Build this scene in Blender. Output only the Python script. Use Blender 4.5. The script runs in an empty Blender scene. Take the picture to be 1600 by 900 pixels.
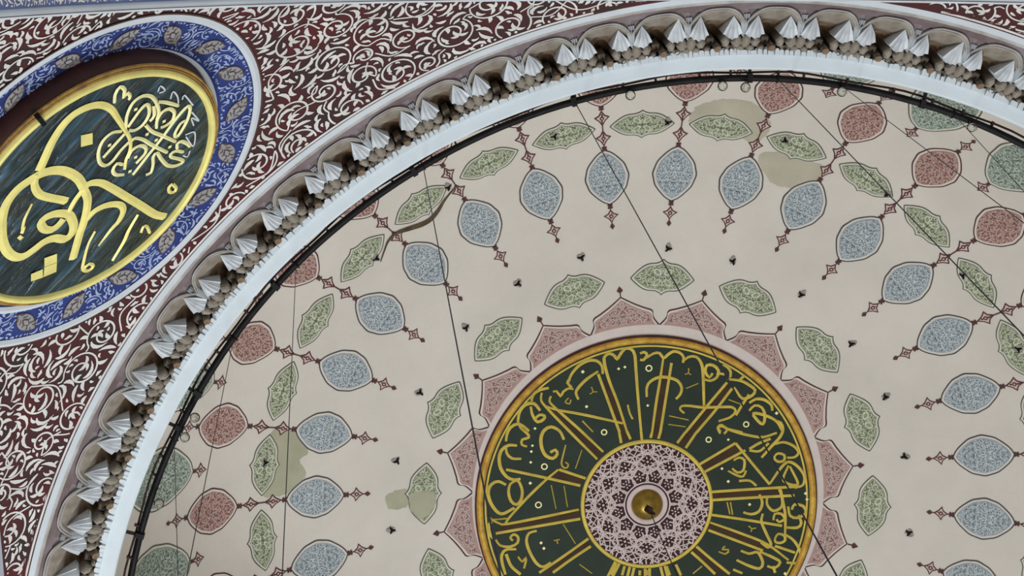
import bpy, math, random
import numpy as np
from mathutils import Matrix, Vector
sc = bpy.context.scene
COL = sc.collection
PI = math.pi

# ------------------------------------------------------------------ camera
cam_d = bpy.data.cameras.new('camera')
cam = bpy.data.objects.new('camera', cam_d)
COL.objects.link(cam)
CP = (-2.83522711, -6.41892755, 0.0)
RA, RB = 0.17875832, -0.05977701
_Rx = Matrix(((1, 0, 0), (0, math.cos(RA), -math.sin(RA)), (0, math.sin(RA), math.cos(RA))))
_Ry = Matrix(((math.cos(RB), 0, math.sin(RB)), (0, 1, 0), (-math.sin(RB), 0, math.cos(RB))))
CR = _Rx @ _Ry
right, down, fwd = CR[0], CR[1], CR[2]
cam.matrix_world = Matrix((
    (right[0], -down[0], -fwd[0], CP[0]),
    (right[1], -down[1], -fwd[1], CP[1]),
    (right[2], -down[2], -fwd[2], CP[2]),
    (0, 0, 0, 1)))
cam_d.sensor_width = 36.0
cam_d.lens = 36.0 * 3400.0 / 1600.0
cam_d.clip_start = 0.1
cam_d.clip_end = 200
sc.camera = cam

# ------------------------------------------------------------------ light
world = bpy.data.worlds.new('daylight')
sc.world = world
world.use_nodes = True
bg = world.node_tree.nodes['Background']
bg.inputs['Color'].default_value = (0.84, 0.91, 1.0, 1)
bg.inputs['Strength'].default_value = 0.42

def area(name, loc, target, size, power, color):
    d = bpy.data.lights.new(name, 'AREA')
    d.shape = 'DISK'; d.size = size; d.energy = power; d.color = color
    o = bpy.data.objects.new(name, d)
    o.location = loc
    o.rotation_euler = (Vector(target) - Vector(loc)).to_track_quat('-Z', 'Y').to_euler()
    COL.objects.link(o)
    return o
area('window_daylight', (-3.0, 8.5, 6.5), (-5.0, -1.0, 17.0), 3.0, 1350, (0.90, 0.96, 1.0))
area('floor_bounce_fill', (2.5, 3.0, -1.0), (-1.0, 0.0, 20.0), 5.0, 950, (1.0, 0.95, 0.89))  # fill added low down to brighten downward faces, standing in for floor bounce

sc.view_settings.view_transform = 'Standard'
sc.view_settings.look = 'None'
sc.view_settings.gamma = 1.0
sc.view_settings.use_curve_mapping = False
sc.view_settings.exposure = -0.03

# ------------------------------------------------------------------ materials
def lin(c):
    return tuple((v / 255 / 12.92 if v / 255 <= 0.04045 else ((v / 255 + 0.055) / 1.055) ** 2.4) for v in c)

def paint(name, rgb, rough=0.8, metal=0.0, var=0.12, scale=6.0, rgb2=None, bump=0.0, bscale=40.0, spec=0.3):
    m = bpy.data.materials.new(name)
    m.use_nodes = True
    nt = m.node_tree
    b = nt.nodes['Principled BSDF']
    b.inputs['Roughness'].default_value = rough
    b.inputs['Metallic'].default_value = metal
    b.inputs['Specular IOR Level'].default_value = spec
    c = lin(rgb)
    c2 = lin(rgb2) if rgb2 else tuple(v * (1 - 2 * var) for v in c)
    c1 = c if rgb2 else tuple(min(1, v * (1 + var)) for v in c)
    tc = nt.nodes.new('ShaderNodeTexCoord')
    nz = nt.nodes.new('ShaderNodeTexNoise')
    nz.inputs['Scale'].default_value = scale
    nz.inputs['Detail'].default_value = 5
    nz.inputs['Roughness'].default_value = 0.6
    rp = nt.nodes.new('ShaderNodeValToRGB')
    rp.color_ramp.elements[0].position = 0.32
    rp.color_ramp.elements[1].position = 0.68
    rp.color_ramp.elements[0].color = (*c2, 1)
    rp.color_ramp.elements[1].color = (*c1, 1)
    nt.links.new(tc.outputs['Object'], nz.inputs['Vector'])
    nt.links.new(nz.outputs['Fac'], rp.inputs['Fac'])
    nt.links.new(rp.outputs['Color'], b.inputs['Base Color'])
    if bump:
        n2 = nt.nodes.new('ShaderNodeTexNoise')
        n2.inputs['Scale'].default_value = bscale
        n2.inputs['Detail'].default_value = 4
        bp = nt.nodes.new('ShaderNodeBump')
        bp.inputs['Strength'].default_value = bump
        bp.inputs['Distance'].default_value = 0.02
        nt.links.new(tc.outputs['Object'], n2.inputs['Vector'])
        nt.links.new(n2.outputs['Fac'], bp.inputs['Height'])
        nt.links.new(bp.outputs['Normal'], b.inputs['Normal'])
    return m

M = dict(
    cream=paint('cream_dome_plaster', (216, 208, 197), 0.85, var=0.035, scale=1.3, bump=0.15, bscale=25),
    white=paint('white_plaster', (212, 220, 223), 0.7, var=0.03, scale=4),
    offwhite=paint('off_white_paint', (226, 217, 205), 0.8, var=0.10, scale=3),
    pale=paint('pale_pink_paint', (216, 204, 196), 0.8, var=0.04, scale=4),
    gap=paint('light_outline_paint', (216, 209, 199), 0.8, var=0.05),
    maroon=paint('maroon_line_paint', (92, 56, 56), 0.8, var=0.15, scale=9),
    greyline=paint('grey_line_paint', (84, 82, 84), 0.8, var=0.15, scale=9),
    greenline=paint('green_line_paint', (96, 100, 82), 0.8, var=0.15, scale=9),
    blue=paint('pale_blue_paint', (160, 168, 172), 0.8, var=0.10, scale=7),
    blue_hi=paint('pale_blue_highlight', (206, 213, 214), 0.8, var=0.06),
    blue_lo=paint('grey_blue_scroll', (122, 135, 146), 0.8, var=0.08),
    red=paint('dusty_red_paint', (172, 134, 124), 0.8, var=0.10, scale=7),
    red_hi=paint('dusty_red_highlight', (204, 176, 166), 0.8, var=0.06),
    red_lo=paint('dark_red_scroll', (128, 86, 80), 0.8, var=0.08),
    pink=paint('petal_pink_paint', (182, 150, 142), 0.8, var=0.08, scale=7),
    pink_hi=paint('petal_highlight', (206, 184, 176), 0.8, var=0.05),
    pink_lo=paint('petal_scroll', (134, 98, 94), 0.8, var=0.08),
    green=paint('sage_green_paint', (152, 157, 130), 0.8, var=0.08, scale=7),
    green_hi=paint('sage_highlight', (204, 208, 184), 0.8, var=0.05),
    green_lo=paint('sage_scroll', (106, 114, 86), 0.8, var=0.08),
    dkgreen=paint('grey_green_paint', (146, 158, 144), 0.8, var=0.08, scale=7),
    dkgreen_hi=paint('grey_green_highlight', (198, 206, 194), 0.8, var=0.05),
    dkgreen_lo=paint('grey_green_scroll', (94, 110, 98), 0.8, var=0.08),
    stain=paint('damp_stain', (188, 181, 160), 0.85, var=0.06, scale=3),
    stain_green=paint('green_damp_stain', (176, 173, 148), 0.85, var=0.06, scale=3),
    crack=paint('brown_crack', (96, 80, 58), 0.9, var=0.25, scale=8),
    soot=paint('soot_smudge', (160, 150, 140), 0.9, var=0.1, scale=20),
    iron=paint('black_iron', (30, 27, 28), 0.55, 0.5, var=0.25, scale=12),
    rust=paint('dark_brown_iron', (58, 38, 36), 0.7, 0.2, var=0.2, scale=12),
    wire=paint('dark_steel_wire', (52, 50, 48), 0.5, 0.6, var=0.15),
    med_green=paint('deep_green_field', (25, 42, 27), 0.6, var=0.12, scale=4),
    med_brown=paint('dark_brown_gap', (62, 44, 22), 0.7, var=0.15, scale=6),
    gold=paint('worn_gold_frame', (214, 174, 70), 0.5, 0.15, scale=9, rgb2=(170, 120, 48), bump=0.3),
    gold_old=paint('dull_gold_moulding', (190, 150, 66), 0.5, 0.15, scale=9, rgb2=(120, 84, 48), bump=0.3),
    gold_ink=paint('gold_lettering', (216, 190, 84), 0.5, 0.1, var=0.10, scale=7),
    gold_bright=paint('bright_gold_leaf', (242, 228, 138), 0.42, 0.1, var=0.08, scale=6),
    gold_pale=paint('pale_gold_lettering', (244, 236, 170), 0.5, 0.05, var=0.06),
    brass=paint('aged_brass', (150, 122, 50), 0.35, 0.6, var=0.2, scale=8),
    ros_dark=paint('rosette_maroon', (62, 34, 36), 0.8, var=0.15, scale=9),
    ros_white=paint('rosette_strand', (214, 196, 192), 0.75, var=0.06),
    oxblood=paint('oxblood_ground', (88, 33, 35), 0.85, scale=3.0, rgb2=(52, 43, 41)),
    vine=paint('ivory_vine', (216, 211, 204), 0.85, var=0.08, scale=4),
    cobalt=paint('cobalt_ground', (46, 63, 130), 0.75, scale=3, rgb2=(36, 47, 98)),
    skyvine=paint('pale_blue_vine', (160, 172, 206), 0.8, var=0.12, scale=8),
    palmette=paint('buff_palmette', (152, 150, 150), 0.8, var=0.1, scale=8),
    umber=paint('umber_line', (88, 66, 60), 0.8, var=0.1),
    border=paint('blue_white_border', (204, 209, 212), 0.75, var=0.05, scale=3),
    mauve=paint('mauve_grey_plaster', (138, 126, 128), 0.85, scale=3.0, rgb2=(98, 80, 78)),
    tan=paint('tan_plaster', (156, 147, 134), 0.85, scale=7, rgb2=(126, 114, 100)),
    brown=paint('brown_plaster', (146, 122, 98), 0.9, scale=8.0, rgb2=(108, 88, 68)),  # browner tone for the shells' inner half, cell hollows, knobs and backing ring
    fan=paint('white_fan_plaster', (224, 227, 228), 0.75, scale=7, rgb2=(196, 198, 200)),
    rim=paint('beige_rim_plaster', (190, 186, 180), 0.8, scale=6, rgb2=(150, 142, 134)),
    oak=paint('dark_brown_wood', (60, 30, 26), 0.55, var=0.2, scale=5),
    soffit=paint('faded_blue_ground', (112, 126, 168), 0.8, var=0.15, scale=2),
    bulb=paint('frosted_glass', (206, 210, 204), 0.15, var=0.03, spec=0.6),
)

def glass_mat():
    m = bpy.data.materials.new('clear_glass')
    m.use_nodes = True
    b = m.node_tree.nodes['Principled BSDF']
    b.inputs['Base Color'].default_value = (0.9, 0.93, 0.9, 1)
    b.inputs['Roughness'].default_value = 0.05
    b.inputs['Transmission Weight'].default_value = 1.0
    b.inputs['IOR'].default_value = 1.08
    return m
M['glass'] = glass_mat()

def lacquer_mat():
    """Dark teal varnished board: the varnish has lain in uneven brush streaks, so what it mirrors breaks up; pale blue reflections are also painted into its colour."""
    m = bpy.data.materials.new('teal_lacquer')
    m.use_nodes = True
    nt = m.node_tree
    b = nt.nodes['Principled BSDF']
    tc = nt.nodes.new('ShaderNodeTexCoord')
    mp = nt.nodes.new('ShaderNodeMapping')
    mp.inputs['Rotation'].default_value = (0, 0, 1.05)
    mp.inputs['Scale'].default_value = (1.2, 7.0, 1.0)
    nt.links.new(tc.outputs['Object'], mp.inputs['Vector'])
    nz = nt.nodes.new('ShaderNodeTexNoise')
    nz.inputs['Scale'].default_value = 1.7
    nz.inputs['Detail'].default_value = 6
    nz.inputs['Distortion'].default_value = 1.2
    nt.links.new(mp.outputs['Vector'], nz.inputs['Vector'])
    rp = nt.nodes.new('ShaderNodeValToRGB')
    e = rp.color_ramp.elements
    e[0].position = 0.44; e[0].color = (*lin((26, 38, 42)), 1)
    e[1].position = 0.74; e[1].color = (*lin((70, 104, 128)), 1)  # lighter blue imitates streaky reflections, painted into the base colour
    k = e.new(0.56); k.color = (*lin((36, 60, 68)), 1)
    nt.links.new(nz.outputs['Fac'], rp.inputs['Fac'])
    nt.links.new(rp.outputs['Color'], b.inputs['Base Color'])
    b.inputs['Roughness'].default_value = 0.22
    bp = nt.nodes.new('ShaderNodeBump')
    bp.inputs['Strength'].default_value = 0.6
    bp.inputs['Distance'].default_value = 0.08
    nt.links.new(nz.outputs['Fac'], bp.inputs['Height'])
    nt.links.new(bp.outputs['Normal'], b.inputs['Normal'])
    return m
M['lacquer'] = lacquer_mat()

# ------------------------------------------------------------------ mesh helpers
class MB:
    """Collects faces with materials and links them as one mesh object."""
    def __init__(self):
        self.v = []; self.f = []; self.m = []; self.mats = []; self.sm = []
    def mi(self, key):
        if key not in self.mats: self.mats.append(key)
        return self.mats.index(key)
    def add(self, verts, faces, key, smooth=False):
        o = len(self.v); k = self.mi(key)
        self.v += [tuple(map(float, p)) for p in verts]
        for f in faces:
            self.f.append(tuple(i + o for i in f)); self.m.append(k); self.sm.append(smooth)
    def grid(self, rows, key, smooth=True, wrap=False):
        n = len(rows[0]); vs = [p for r in rows for p in r]; fs = []
        for i in range(len(rows) - 1):
            for j in range(n if wrap else n - 1):
                a = i * n + j; b = i * n + (j + 1) % n
                fs.append((a, b, b + n, a + n))
        self.add(vs, fs, key, smooth)
    def mesh(self, name):
        me = bpy.data.meshes.new(name)
        me.from_pydata(self.v, [], self.f)
        for k in self.mats: me.materials.append(M[k])
        me.polygons.foreach_set('material_index', self.m)
        me.polygons.foreach_set('use_smooth', self.sm)
        me.update()
        return me
    def build(self, name, parent=None, loc=None, label=None):
        return link(name, self.mesh(name), parent, loc, label)

def link(name, me, parent=None, loc=None, label=None):
    o = bpy.data.objects.new(name, me)
    COL.objects.link(o)
    if parent is not None: o.parent = parent
    if loc is not None: o.location = loc
    if label: o['label'] = label
    return o

def empty(name, loc, label, cat, group=None, kind=None):
    o = bpy.data.objects.new(name, None)
    o.empty_display_size = 0.2
    COL.objects.link(o)
    o.location = loc
    return tag(o, label, cat, group, kind)

def tag(o, label, cat, group=None, kind=None):
    o['label'] = label; o['category'] = cat
    if group: o['group'] = group
    if kind: o['kind'] = kind
    return o

def smooth_path(pts, step=0.03, closed=False):
    """Catmull-Rom through 2-D points."""
    P = np.array(pts, float)
    n = len(P)
    if n < 3: 
        return P
    out = []
    segs = n if closed else n - 1
    for i in range(segs):
        p1, p2 = P[i], P[(i + 1) % n]
        p0 = P[i - 1] if (i > 0 or closed) else 2 * p1 - p2
        p3 = P[(i + 2) % n] if (i + 2 < n or closed) else 2 * p2 - p1
        k = max(2, int(np.linalg.norm(p2 - p1) / step))
        for t in np.arange(k) / k:
            out.append(0.5 * (2 * p1 + (p2 - p0) * t + (2 * p0 - 5 * p1 + 4 * p2 - p3) * t * t + (3 * p1 - p0 - 3 * p2 + p3) * t ** 3))
    if not closed: out.append(P[-1])
    return np.array(out)

def widths(w, n):
    if np.isscalar(w): return np.full(n, float(w))
    w = np.array(w, float)
    return np.interp(np.linspace(0, 1, n), np.linspace(0, 1, len(w)), w)

def ribbon(mb, pts, w, key, surf, h=0.006, ridge=0.0, closed=False):
    """Painted stroke: pts in surface coordinates, surf(a, b, height) gives the 3-D point."""
    P = np.array(pts, float); n = len(P)
    if n < 2: return
    W = widths(w, n)
    if closed:
        T = np.roll(P, -1, 0) - np.roll(P, 1, 0)
    else:
        T = np.gradient(P, axis=0)
    L = np.hypot(T[:, 0], T[:, 1]) + 1e-9
    N = np.stack([-T[:, 1] / L, T[:, 0] / L], 1)
    A = P + N * W[:, None] / 2; B = P - N * W[:, None] / 2
    vs = []; fs = []
    if ridge:
        for i in range(n): vs += [surf(*A[i], h), surf(*P[i], h + ridge), surf(*B[i], h)]
        for i in range(n if closed else n - 1):
            a = 3 * i; b = 3 * ((i + 1) % n)
            fs += [(a, a + 1, b + 1, b), (a + 1, a + 2, b + 2, b + 1)]
    else:
        for i in range(n): vs += [surf(*A[i], h), surf(*B[i], h)]
        for i in range(n if closed else n - 1):
            a = 2 * i; b = 2 * ((i + 1) % n)
            fs.append((a, a + 1, b + 1, b))
    mb.add(vs, fs, key)

def blob(mb, poly, key, surf, h=0.004, rings=3, c=None):
    """Filled outline (star-shaped about its centre), laid on the surface."""
    P = np.array(poly, float)
    c = P.mean(0) if c is None else np.array(c, float)
    n = len(P)
    vs = [surf(c[0], c[1], h)]; fs = []
    for k in range(1, rings + 1):
        Q = c + (P - c) * k / rings
        vs += [surf(a, b, h) for a, b in Q]
    for j in range(n): fs.append((0, 1 + j, 1 + (j + 1) % n))
    for k in range(rings - 1):
        o = 1 + k * n
        for j in range(n):
            fs.append((o + j, o + n + j, o + n + (j + 1) % n, o + (j + 1) % n))
    mb.add(vs, fs, key)

def inset(poly, d):
    P = np.array(poly, float)
    lo, hi = P.min(0), P.max(0)
    c, e = (lo + hi) / 2, (hi - lo) / 2
    k = np.array([max(0.1, 1 - 1.15 * d / e[0]), max(0.1, 1 - 1.15 * d / e[1])])
    return c + (P - c) * k

def circle(cx, cy, r, n=20):
    return [(cx + r * math.cos(2 * PI * i / n), cy + r * math.sin(2 * PI * i / n)) for i in range(n)]

def tube(mb, pts, r, key, n=8, closed=False):
    P = [Vector(p) for p in pts]; m = len(P); rows = []
    for i, p in enumerate(P):
        if closed: t = P[(i + 1) % m] - P[i - 1]
        else: t = P[min(i + 1, m - 1)] - P[max(i - 1, 0)]
        t.normalize()
        ref = Vector((0, 0, 1)) if abs(t.z) < 0.9 else Vector((1, 0, 0))
        a = t.cross(ref).normalized(); b = t.cross(a)
        rr = r if np.isscalar(r) else r[i]
        rows.append([p + (a * math.cos(2 * PI * k / n) + b * math.sin(2 * PI * k / n)) * rr for k in range(n)])
    if closed: rows.append(rows[0])
    mb.grid(rows, key, True, wrap=True)
    if not closed:
        mb.add(rows[0], [tuple(range(n))], key); mb.add(rows[-1], [tuple(range(n))], key)

def lathe(mb, prof, frame, key, n=20, smooth=True):
    """prof: (radius, height) pairs around the frame's axis."""
    o, a, b, c = frame
    rows = [[o + (a * math.cos(2 * PI * k / n) + b * math.sin(2 * PI * k / n)) * r + c * z for k in range(n)] for r, z in prof]
    mb.grid(rows, key, smooth, wrap=True)

def box(mb, o, ax, ay, az, key):
    vs = [o + ax * i + ay * j + az * k for i in (-1, 1) for j in (-1, 1) for k in (-1, 1)]
    mb.add(vs, [(0, 1, 3, 2), (4, 6, 7, 5), (0, 4, 5, 1), (2, 3, 7, 6), (0, 2, 6, 4), (1, 5, 7, 3)], key)

MED_STROKES=[(33,[-861,-1362,-824,-1455,-743,-1547,-643,-1598,-551,-1591,-500,-1534,-492,-1450]),(27,[-1025,-1262,-984,-1267,-942,-1210,-915,-1260,-857,-1297,-805,-1287]),(33,[-541,-1479,-660,-1397,-751,-1305,-778,-1245,-750,-1174]),(30,[-842,-1399,-870,-1362,-824,-1306]),(33,[-224,-809,-328,-1130,-422,-1375,-469,-1543,-475,-1636,-420,-1673,-365,-1644,-341,-1607,-311,-1653,-256,-1723,-187,-1716,-150,-1651,-135,-1483,-108,-1165,-71,-788]),(30,[-541,-1451,-438,-1169,-307,-811]),(33,[-1253,-1162,-1235,-1233,-1171,-1282,-1070,-1305]),(30,[-1143,-1254,-1152,-1179,-1097,-1094,-840,-819,-544,-512]),(30,[-1043,-1215,-1061,-1159,-987,-1074,-730,-836,-480,-592]),(30,[-1097,-1104,-987,-1065,-731,-1014,-473,-954,-271,-904]),(37,[-1399,-940,-1380,-1052,-1317,-1126,-1225,-1134,-1161,-1058]),(33,[-1262,-1106,-1243,-1012,-1188,-933,-1121,-964,-1115,-1001,-1166,-1011,-1207,-978]),(33,[-1527,-725,-1517,-800,-1481,-874,-1408,-915,-1344,-891,-1280,-834]),(30,[-1399,-948,-1371,-873,-1298,-806,-1283,-763,-1353,-741,-1356,-685,-1301,-665]),(37,[-1408,-676,-1499,-681,-1572,-631,-1600,-538,-1582,-424,-1518,-332,-1444,-299,-1371,-307]),(30,[-1527,-668,-1518,-593,-1463,-536,-1362,-530]),(37,[-904,-734,-950,-829,-1042,-877,-1115,-841,-1151,-757,-1142,-644,-1096,-558,-1022,-529,-976,-575,-995,-623,-1050,-595]),(20,[-885,-677,-912,-565,-930,-470,-908,-428,-871,-422,-856,-460,-890,-485]),(30,[-1527,-414,-1132,-322,-726,-221]),(30,[-957,-405,-819,-355,-668,-301]),(30,[-963,-405,-1095,-293,-1297,-97,-1481,109,-1533,184]),(37,[-1527,-244,-1609,-283,-1683,-252,-1720,-161,-1683,-28,-1582,78,-1435,14]),(33,[-1417,-289,-1481,-252,-1499,-158,-1472,-62,-1417,-23,-1367,-70,-1352,-174,-1385,-270,-1417,-289]),(30,[-1684,143,-1592,187,-1527,194,-1186,133,-740,45]),(30,[-1638,297,-1186,224,-724,150]),(40,[-1684,162,-1717,219,-1706,295,-1662,353]),(17,[-1720,38,-1684,134,-1509,131]),(30,[-1638,363,-1592,431,-1481,447,-1403,406,-1398,339,-1444,310,-1481,347,-1453,380]),(33,[-1195,276,-1278,299,-1306,379,-1278,494,-1204,630,-1129,680,-1040,633]),(30,[-634,372,-907,569,-1166,746]),(30,[-607,459,-814,599,-1018,749]),(33,[-1416,477,-1527,480,-1573,537,-1570,623,-1533,759]),(33,[-1527,528,-1472,664,-1370,762]),(27,[-1398,559,-1352,618,-1311,571,-1318,638,-1333,695]),(12,[-710,-618,-779,-411]),(12,[-1040,-235,-987,32]),(12,[-901,-224,-863,15]),(12,[-909,205,-774,427]),(12,[-731,658,-591,767]),(13,[-1010,388,-945,376]),(13,[-978,381,-967,424]),(16,[-708,-939,-592,-815]),(21,[-221,-1110,-198,-1016,-165,-950]),(13,[-613,-1312,-595,-1256,-631,-1232]),(13,[-595,-1256,-549,-1255]),(17,[-856,-1194,-893,-1148,-845,-1128,-832,-1175]),(32,[-94,-1668,-48,-1683,-17,-1649,-57,-1597,-93,-1603]),(32,[-20,-1621,52,-1667,117,-1669,159,-1613,199,-1646,263,-1686,331,-1672,374,-1625,369,-1560]),(29,[156,-1609,126,-1386,86,-1124,44,-786]),(29,[246,-1562,204,-1272,133,-784]),(33,[-16,-1191,-17,-1294,19,-1359,111,-1405,221,-1399,317,-1361,360,-1285,343,-1214,298,-1164]),(33,[362,-1573,429,-1624,512,-1623,568,-1548,588,-1417,603,-1088]),(33,[598,-1379,667,-1360,736,-1396,753,-1471,697,-1528,627,-1529,612,-1454,659,-1397,689,-1444]),(27,[732,-1443,818,-1429]),(30,[798,-1536,854,-1503,886,-1450,880,-1391]),(30,[848,-1339,649,-1097,404,-790]),(30,[904,-1272,724,-1030,524,-788]),(32,[847,-1376,995,-1355,1088,-1307,1154,-1250,1118,-1188,1021,-1158,964,-1224,922,-1285]),(30,[1034,-1411,976,-1356]),(30,[1090,-1204,1018,-1092,950,-976]),(33,[1092,-1110,1165,-1152,1258,-1141,1333,-1084,1344,-1021]),(33,[1094,-1025,1152,-1081,1226,-1061,1265,-975,1245,-872,1170,-935,1141,-996,1280,-966,1393,-902,1454,-802]),(30,[392,-1007,345,-1049,363,-1086,446,-1087,594,-1068,797,-1069,908,-1065,946,-1021,891,-956,763,-913]),(30,[787,-794,760,-851,800,-869,860,-826,1024,-786]),(13,[226,-981,439,-931]),(13,[218,-887,409,-856]),(13,[406,-1279,538,-1333]),(13,[866,-1151,1003,-1098]),(13,[431,-1503,428,-1447,390,-1435]),(13,[428,-1447,459,-1428]),(30,[784,-775,755,-841,801,-859,861,-821,824,-772]),(30,[838,-831,950,-791,1099,-751,1248,-730,1399,-775]),(33,[1374,-908,1439,-888,1465,-812,1434,-727,1343,-624,1238,-502]),(30,[1102,-599,1212,-664,1332,-710]),(30,[1361,-643,1472,-670,1585,-626,1642,-553,1597,-500,1517,-498]),(30,[1382,-519,1419,-547,1485,-527,1486,-470,1430,-452,1383,-481,1382,-519]),(27,[1102,-586,1214,-575,1314,-662]),(29,[952,-668,1123,-457,1333,-202]),(29,[952,-668,750,-548,558,-433]),(29,[1061,-587,844,-471,618,-351]),(29,[934,-475,992,-506,1052,-477,1042,-363,977,-341,920,-389]),(27,[874,-362,977,-307,1043,-296,1073,-362]),(27,[997,-245,1113,-247,1188,-189]),(30,[687,-127,1148,-151,1633,-172]),(30,[694,-35,1150,-56,1607,-73]),(32,[1333,-206,1460,-394,1537,-450,1631,-401,1708,-295,1698,-190,1605,-159]),(29,[1534,-412,1482,-241,1641,-197,1549,-402]),(32,[1224,-93,1257,4,1222,99,1135,130,1050,105]),(32,[1309,-53,1310,24,1381,96,1473,46,1467,-70,1437,-147]),(30,[1456,-146,1487,7,1513,161,1514,377]),(32,[1266,124,1252,214,1308,350,1363,471,1330,508,1250,449]),(30,[1383,201,1397,131,1471,132,1506,190,1445,222,1416,188]),(33,[1541,47,1565,153,1645,179,1737,127,1709,50,1609,29,1583,86]),(32,[1659,145,1689,241,1647,289,1522,286]),(30,[1403,410,1439,356,1505,377,1515,431,1469,459,1413,448,1403,410]),(33,[1514,363,1613,436,1688,569,1657,685,1536,682]),(29,[697,128,1080,192,1478,266]),(29,[689,214,1008,335,1310,466,1558,654]),(29,[671,300,972,421,1274,542]),(29,[1404,491,1628,572]),(33,[1031,538,1125,574,1218,560,1277,678,1241,745,1128,713,986,643]),(32,[1237,551,1388,622,1468,677,1410,742,1325,717]),(30,[1390,718,1415,796]),(30,[544,481,714,632,914,800]),(30,[489,543,621,665,754,797]),(15,[871,-13,905,126]),(15,[908,-12,935,132]),(15,[612,704,511,789]),(15,[1109,260,1147,293,1139,328]),(15,[1147,293,1194,286]),(20,[787,543,863,573,899,526,824,519,861,483]),(20,[863,573,903,545]),(27,[950,749,1054,795]),(30,[220,696,259,803]),(30,[322,679,380,806]),(30,[-69,739,-72,797]),(30,[2,735,7,798]),(30,[-237,688,-264,793]),(30,[-330,647,-376,791]),(29,[-310,-811,-287,-687]),(29,[-224,-813,-186,-727]),(29,[-73,-807,-63,-712]),(29,[44,-795,30,-739]),(29,[133,-794,115,-728]),(29,[404,-794,319,-678]),(29,[524,-792,412,-620])]
MED_DOTS=[(-322,-1504,17),(-255,-1522,17),(-706,-1476,21),(-663,-1094,19),(-1216,-862,17),(-1243,-673,16),(-1255,-608,17),(-1261,-489,17),(-1266,-258,20),(-1148,411,19),(-1117,473,19),(-5,-1097,16),(1391,-992,20),(872,-707,16),(809,-386,17),(880,-242,19),(1118,20,19),(1728,-94,19),(1745,-27,19),(1524,808,20)]
MED_RINGS=[(-1114,-439,30),(-1177,-14,31),(-472,-809,28),(3,-1505,31),(1063,-874,28),(659,-710,28)]
MED_WEDGES=[[-1097,-1094,-544,-512,-480,-592,-987,-1074],[-504,-1357,-287,-687,-186,-733,-403,-1356],[143,-1498,30,-739,115,-728,234,-1496],[839,-1324,319,-678,412,-620,891,-1263],[952,-664,558,-433,618,-351,1056,-581],[687,-127,1446,-156,1448,-64,694,-35],[-957,-405,-668,-301,-726,-221,-1132,-319],[-1592,187,-740,45,-724,150,-1638,297],[-634,372,-1166,746,-1018,749,-607,459],[689,214,1310,466,1274,542,671,300],[544,481,914,800,754,797,489,543]]
RND_STROKES=[([59,54,44,25,20],[8,804,102,851,215,905,340,938,442,929,529,870,582,783,590,669,557,542,522,426,491,322,457,253,406,197,338,158,278,98]),([54,59,59,54,54,49],[23,279,73,428,79,575,52,679,2,753,-69,801,-172,840,-290,825,-390,759,-473,670,-543,574,-594,464,-609,357,-580,285,-507,250,-428,222,-375,161,-352,63,-300,48,-243,89,-200,168,-183,238,-213,342,-267,399,-318,396,-346,319,-327,250,-273,230,-223,236]),([44,49,49],[-25,802,-100,732,-139,628,-131,518,-113,417,-103,349]),([49,54,54],[29,311,-22,192,-106,99,-207,18,-266,-19,-361,-91,-461,-167]),([39,34],[23,295,-71,282,-163,247]),([44,49,49,49],[41,309,83,283,116,196,118,69,110,-107,100,-323,87,-548,104,-668]),([44,44,39,10],[-177,32,-74,23,1,-47,37,-150,8,-230,-73,-274,-145,-273,-296,-289]),([20,29,20],[34,-394,-100,-444,-192,-495,-352,-548]),([15,20,25,20],[-208,-138,-317,-187,-442,-286,-498,-343,-497,-408,-450,-419,-445,-359,-501,-346]),([10,20,25],[-218,621,-336,566,-411,502,-386,514,-433,481]),([39,39],[-453,457,-483,460]),([20,20],[-74,-576,-31,-549,-18,-580,-51,-663]),([22,22],[342,-456,308,-452,281,-494,290,-536,325,-533,342,-456]),([18,21,18],[529,407,607,492,697,537,767,513,798,437,778,337,734,250,684,210]),([18,21,18],[523,370,546,313,606,289,679,310,726,365,736,415,675,422,544,397]),([18,21,18],[789,337,814,266,838,132]),([18,21,18],[632,145,681,202,746,220,788,186,786,115,734,69,677,83,644,115]),([18,21,18],[519,10,608,22,714,42,813,52,870,45,862,3,786,-62,687,-102,645,-101,660,-61,741,-29,773,-51]),([18,21,18],[614,269,596,157,606,20,614,-131]),([18,21,18],[463,263,498,251,517,172,514,49,520,-144]),([18,21,18],[494,419,457,485,381,502,299,455,240,367,237,292,285,267,385,279,459,273]),([18,21,18],[279,373,380,373,492,373]),([18,21,18],[359,158,412,183,468,152,477,87,443,45,350,44]),([18,21,18],[269,-18,369,-7,458,5,519,10]),([18,21,18],[306,-134,342,-162,399,-117,449,-53,483,-60,460,-144,442,-261,473,-344,521,-366,519,-297,506,-225,521,-189,559,-212,577,-286]),([18,21,18],[239,63,214,131,233,193,286,210,297,152]),([18,21,18],[641,692,693,747,749,760,744,697,701,656,740,652,724,604,702,600]),([18,21,18],[579,-204,606,-165,637,-185,642,-258,635,-301]),([18,21,18],[756,346,698,262,649,257])]
RND_FLICKS=[([12,11],[849,416,890,439,880,366,845,396]),([12,11],[850,254,901,290,890,217,853,152]),([12,11],[888,146,921,165,892,5]),([12,11],[848,-36,821,-171,813,-79,774,-164]),([12,11],[689,-162,737,-226,648,-329,681,-181]),([12,11],[608,-335,563,-364,556,-311])]
RND_DOTS=[(673,477),(699,144),(376,425),(564,189),(560,64),(388,108),(282,45),(565,-112)]
RND_QUADS=[[-535,101,-467,23,-526,-49,-596,28],[-596,28,-526,-49,-592,-121,-667,-47],[-679,91,-611,25,-667,-47,-731,29],[343,731,396,651,328,565,271,642]]
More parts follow.
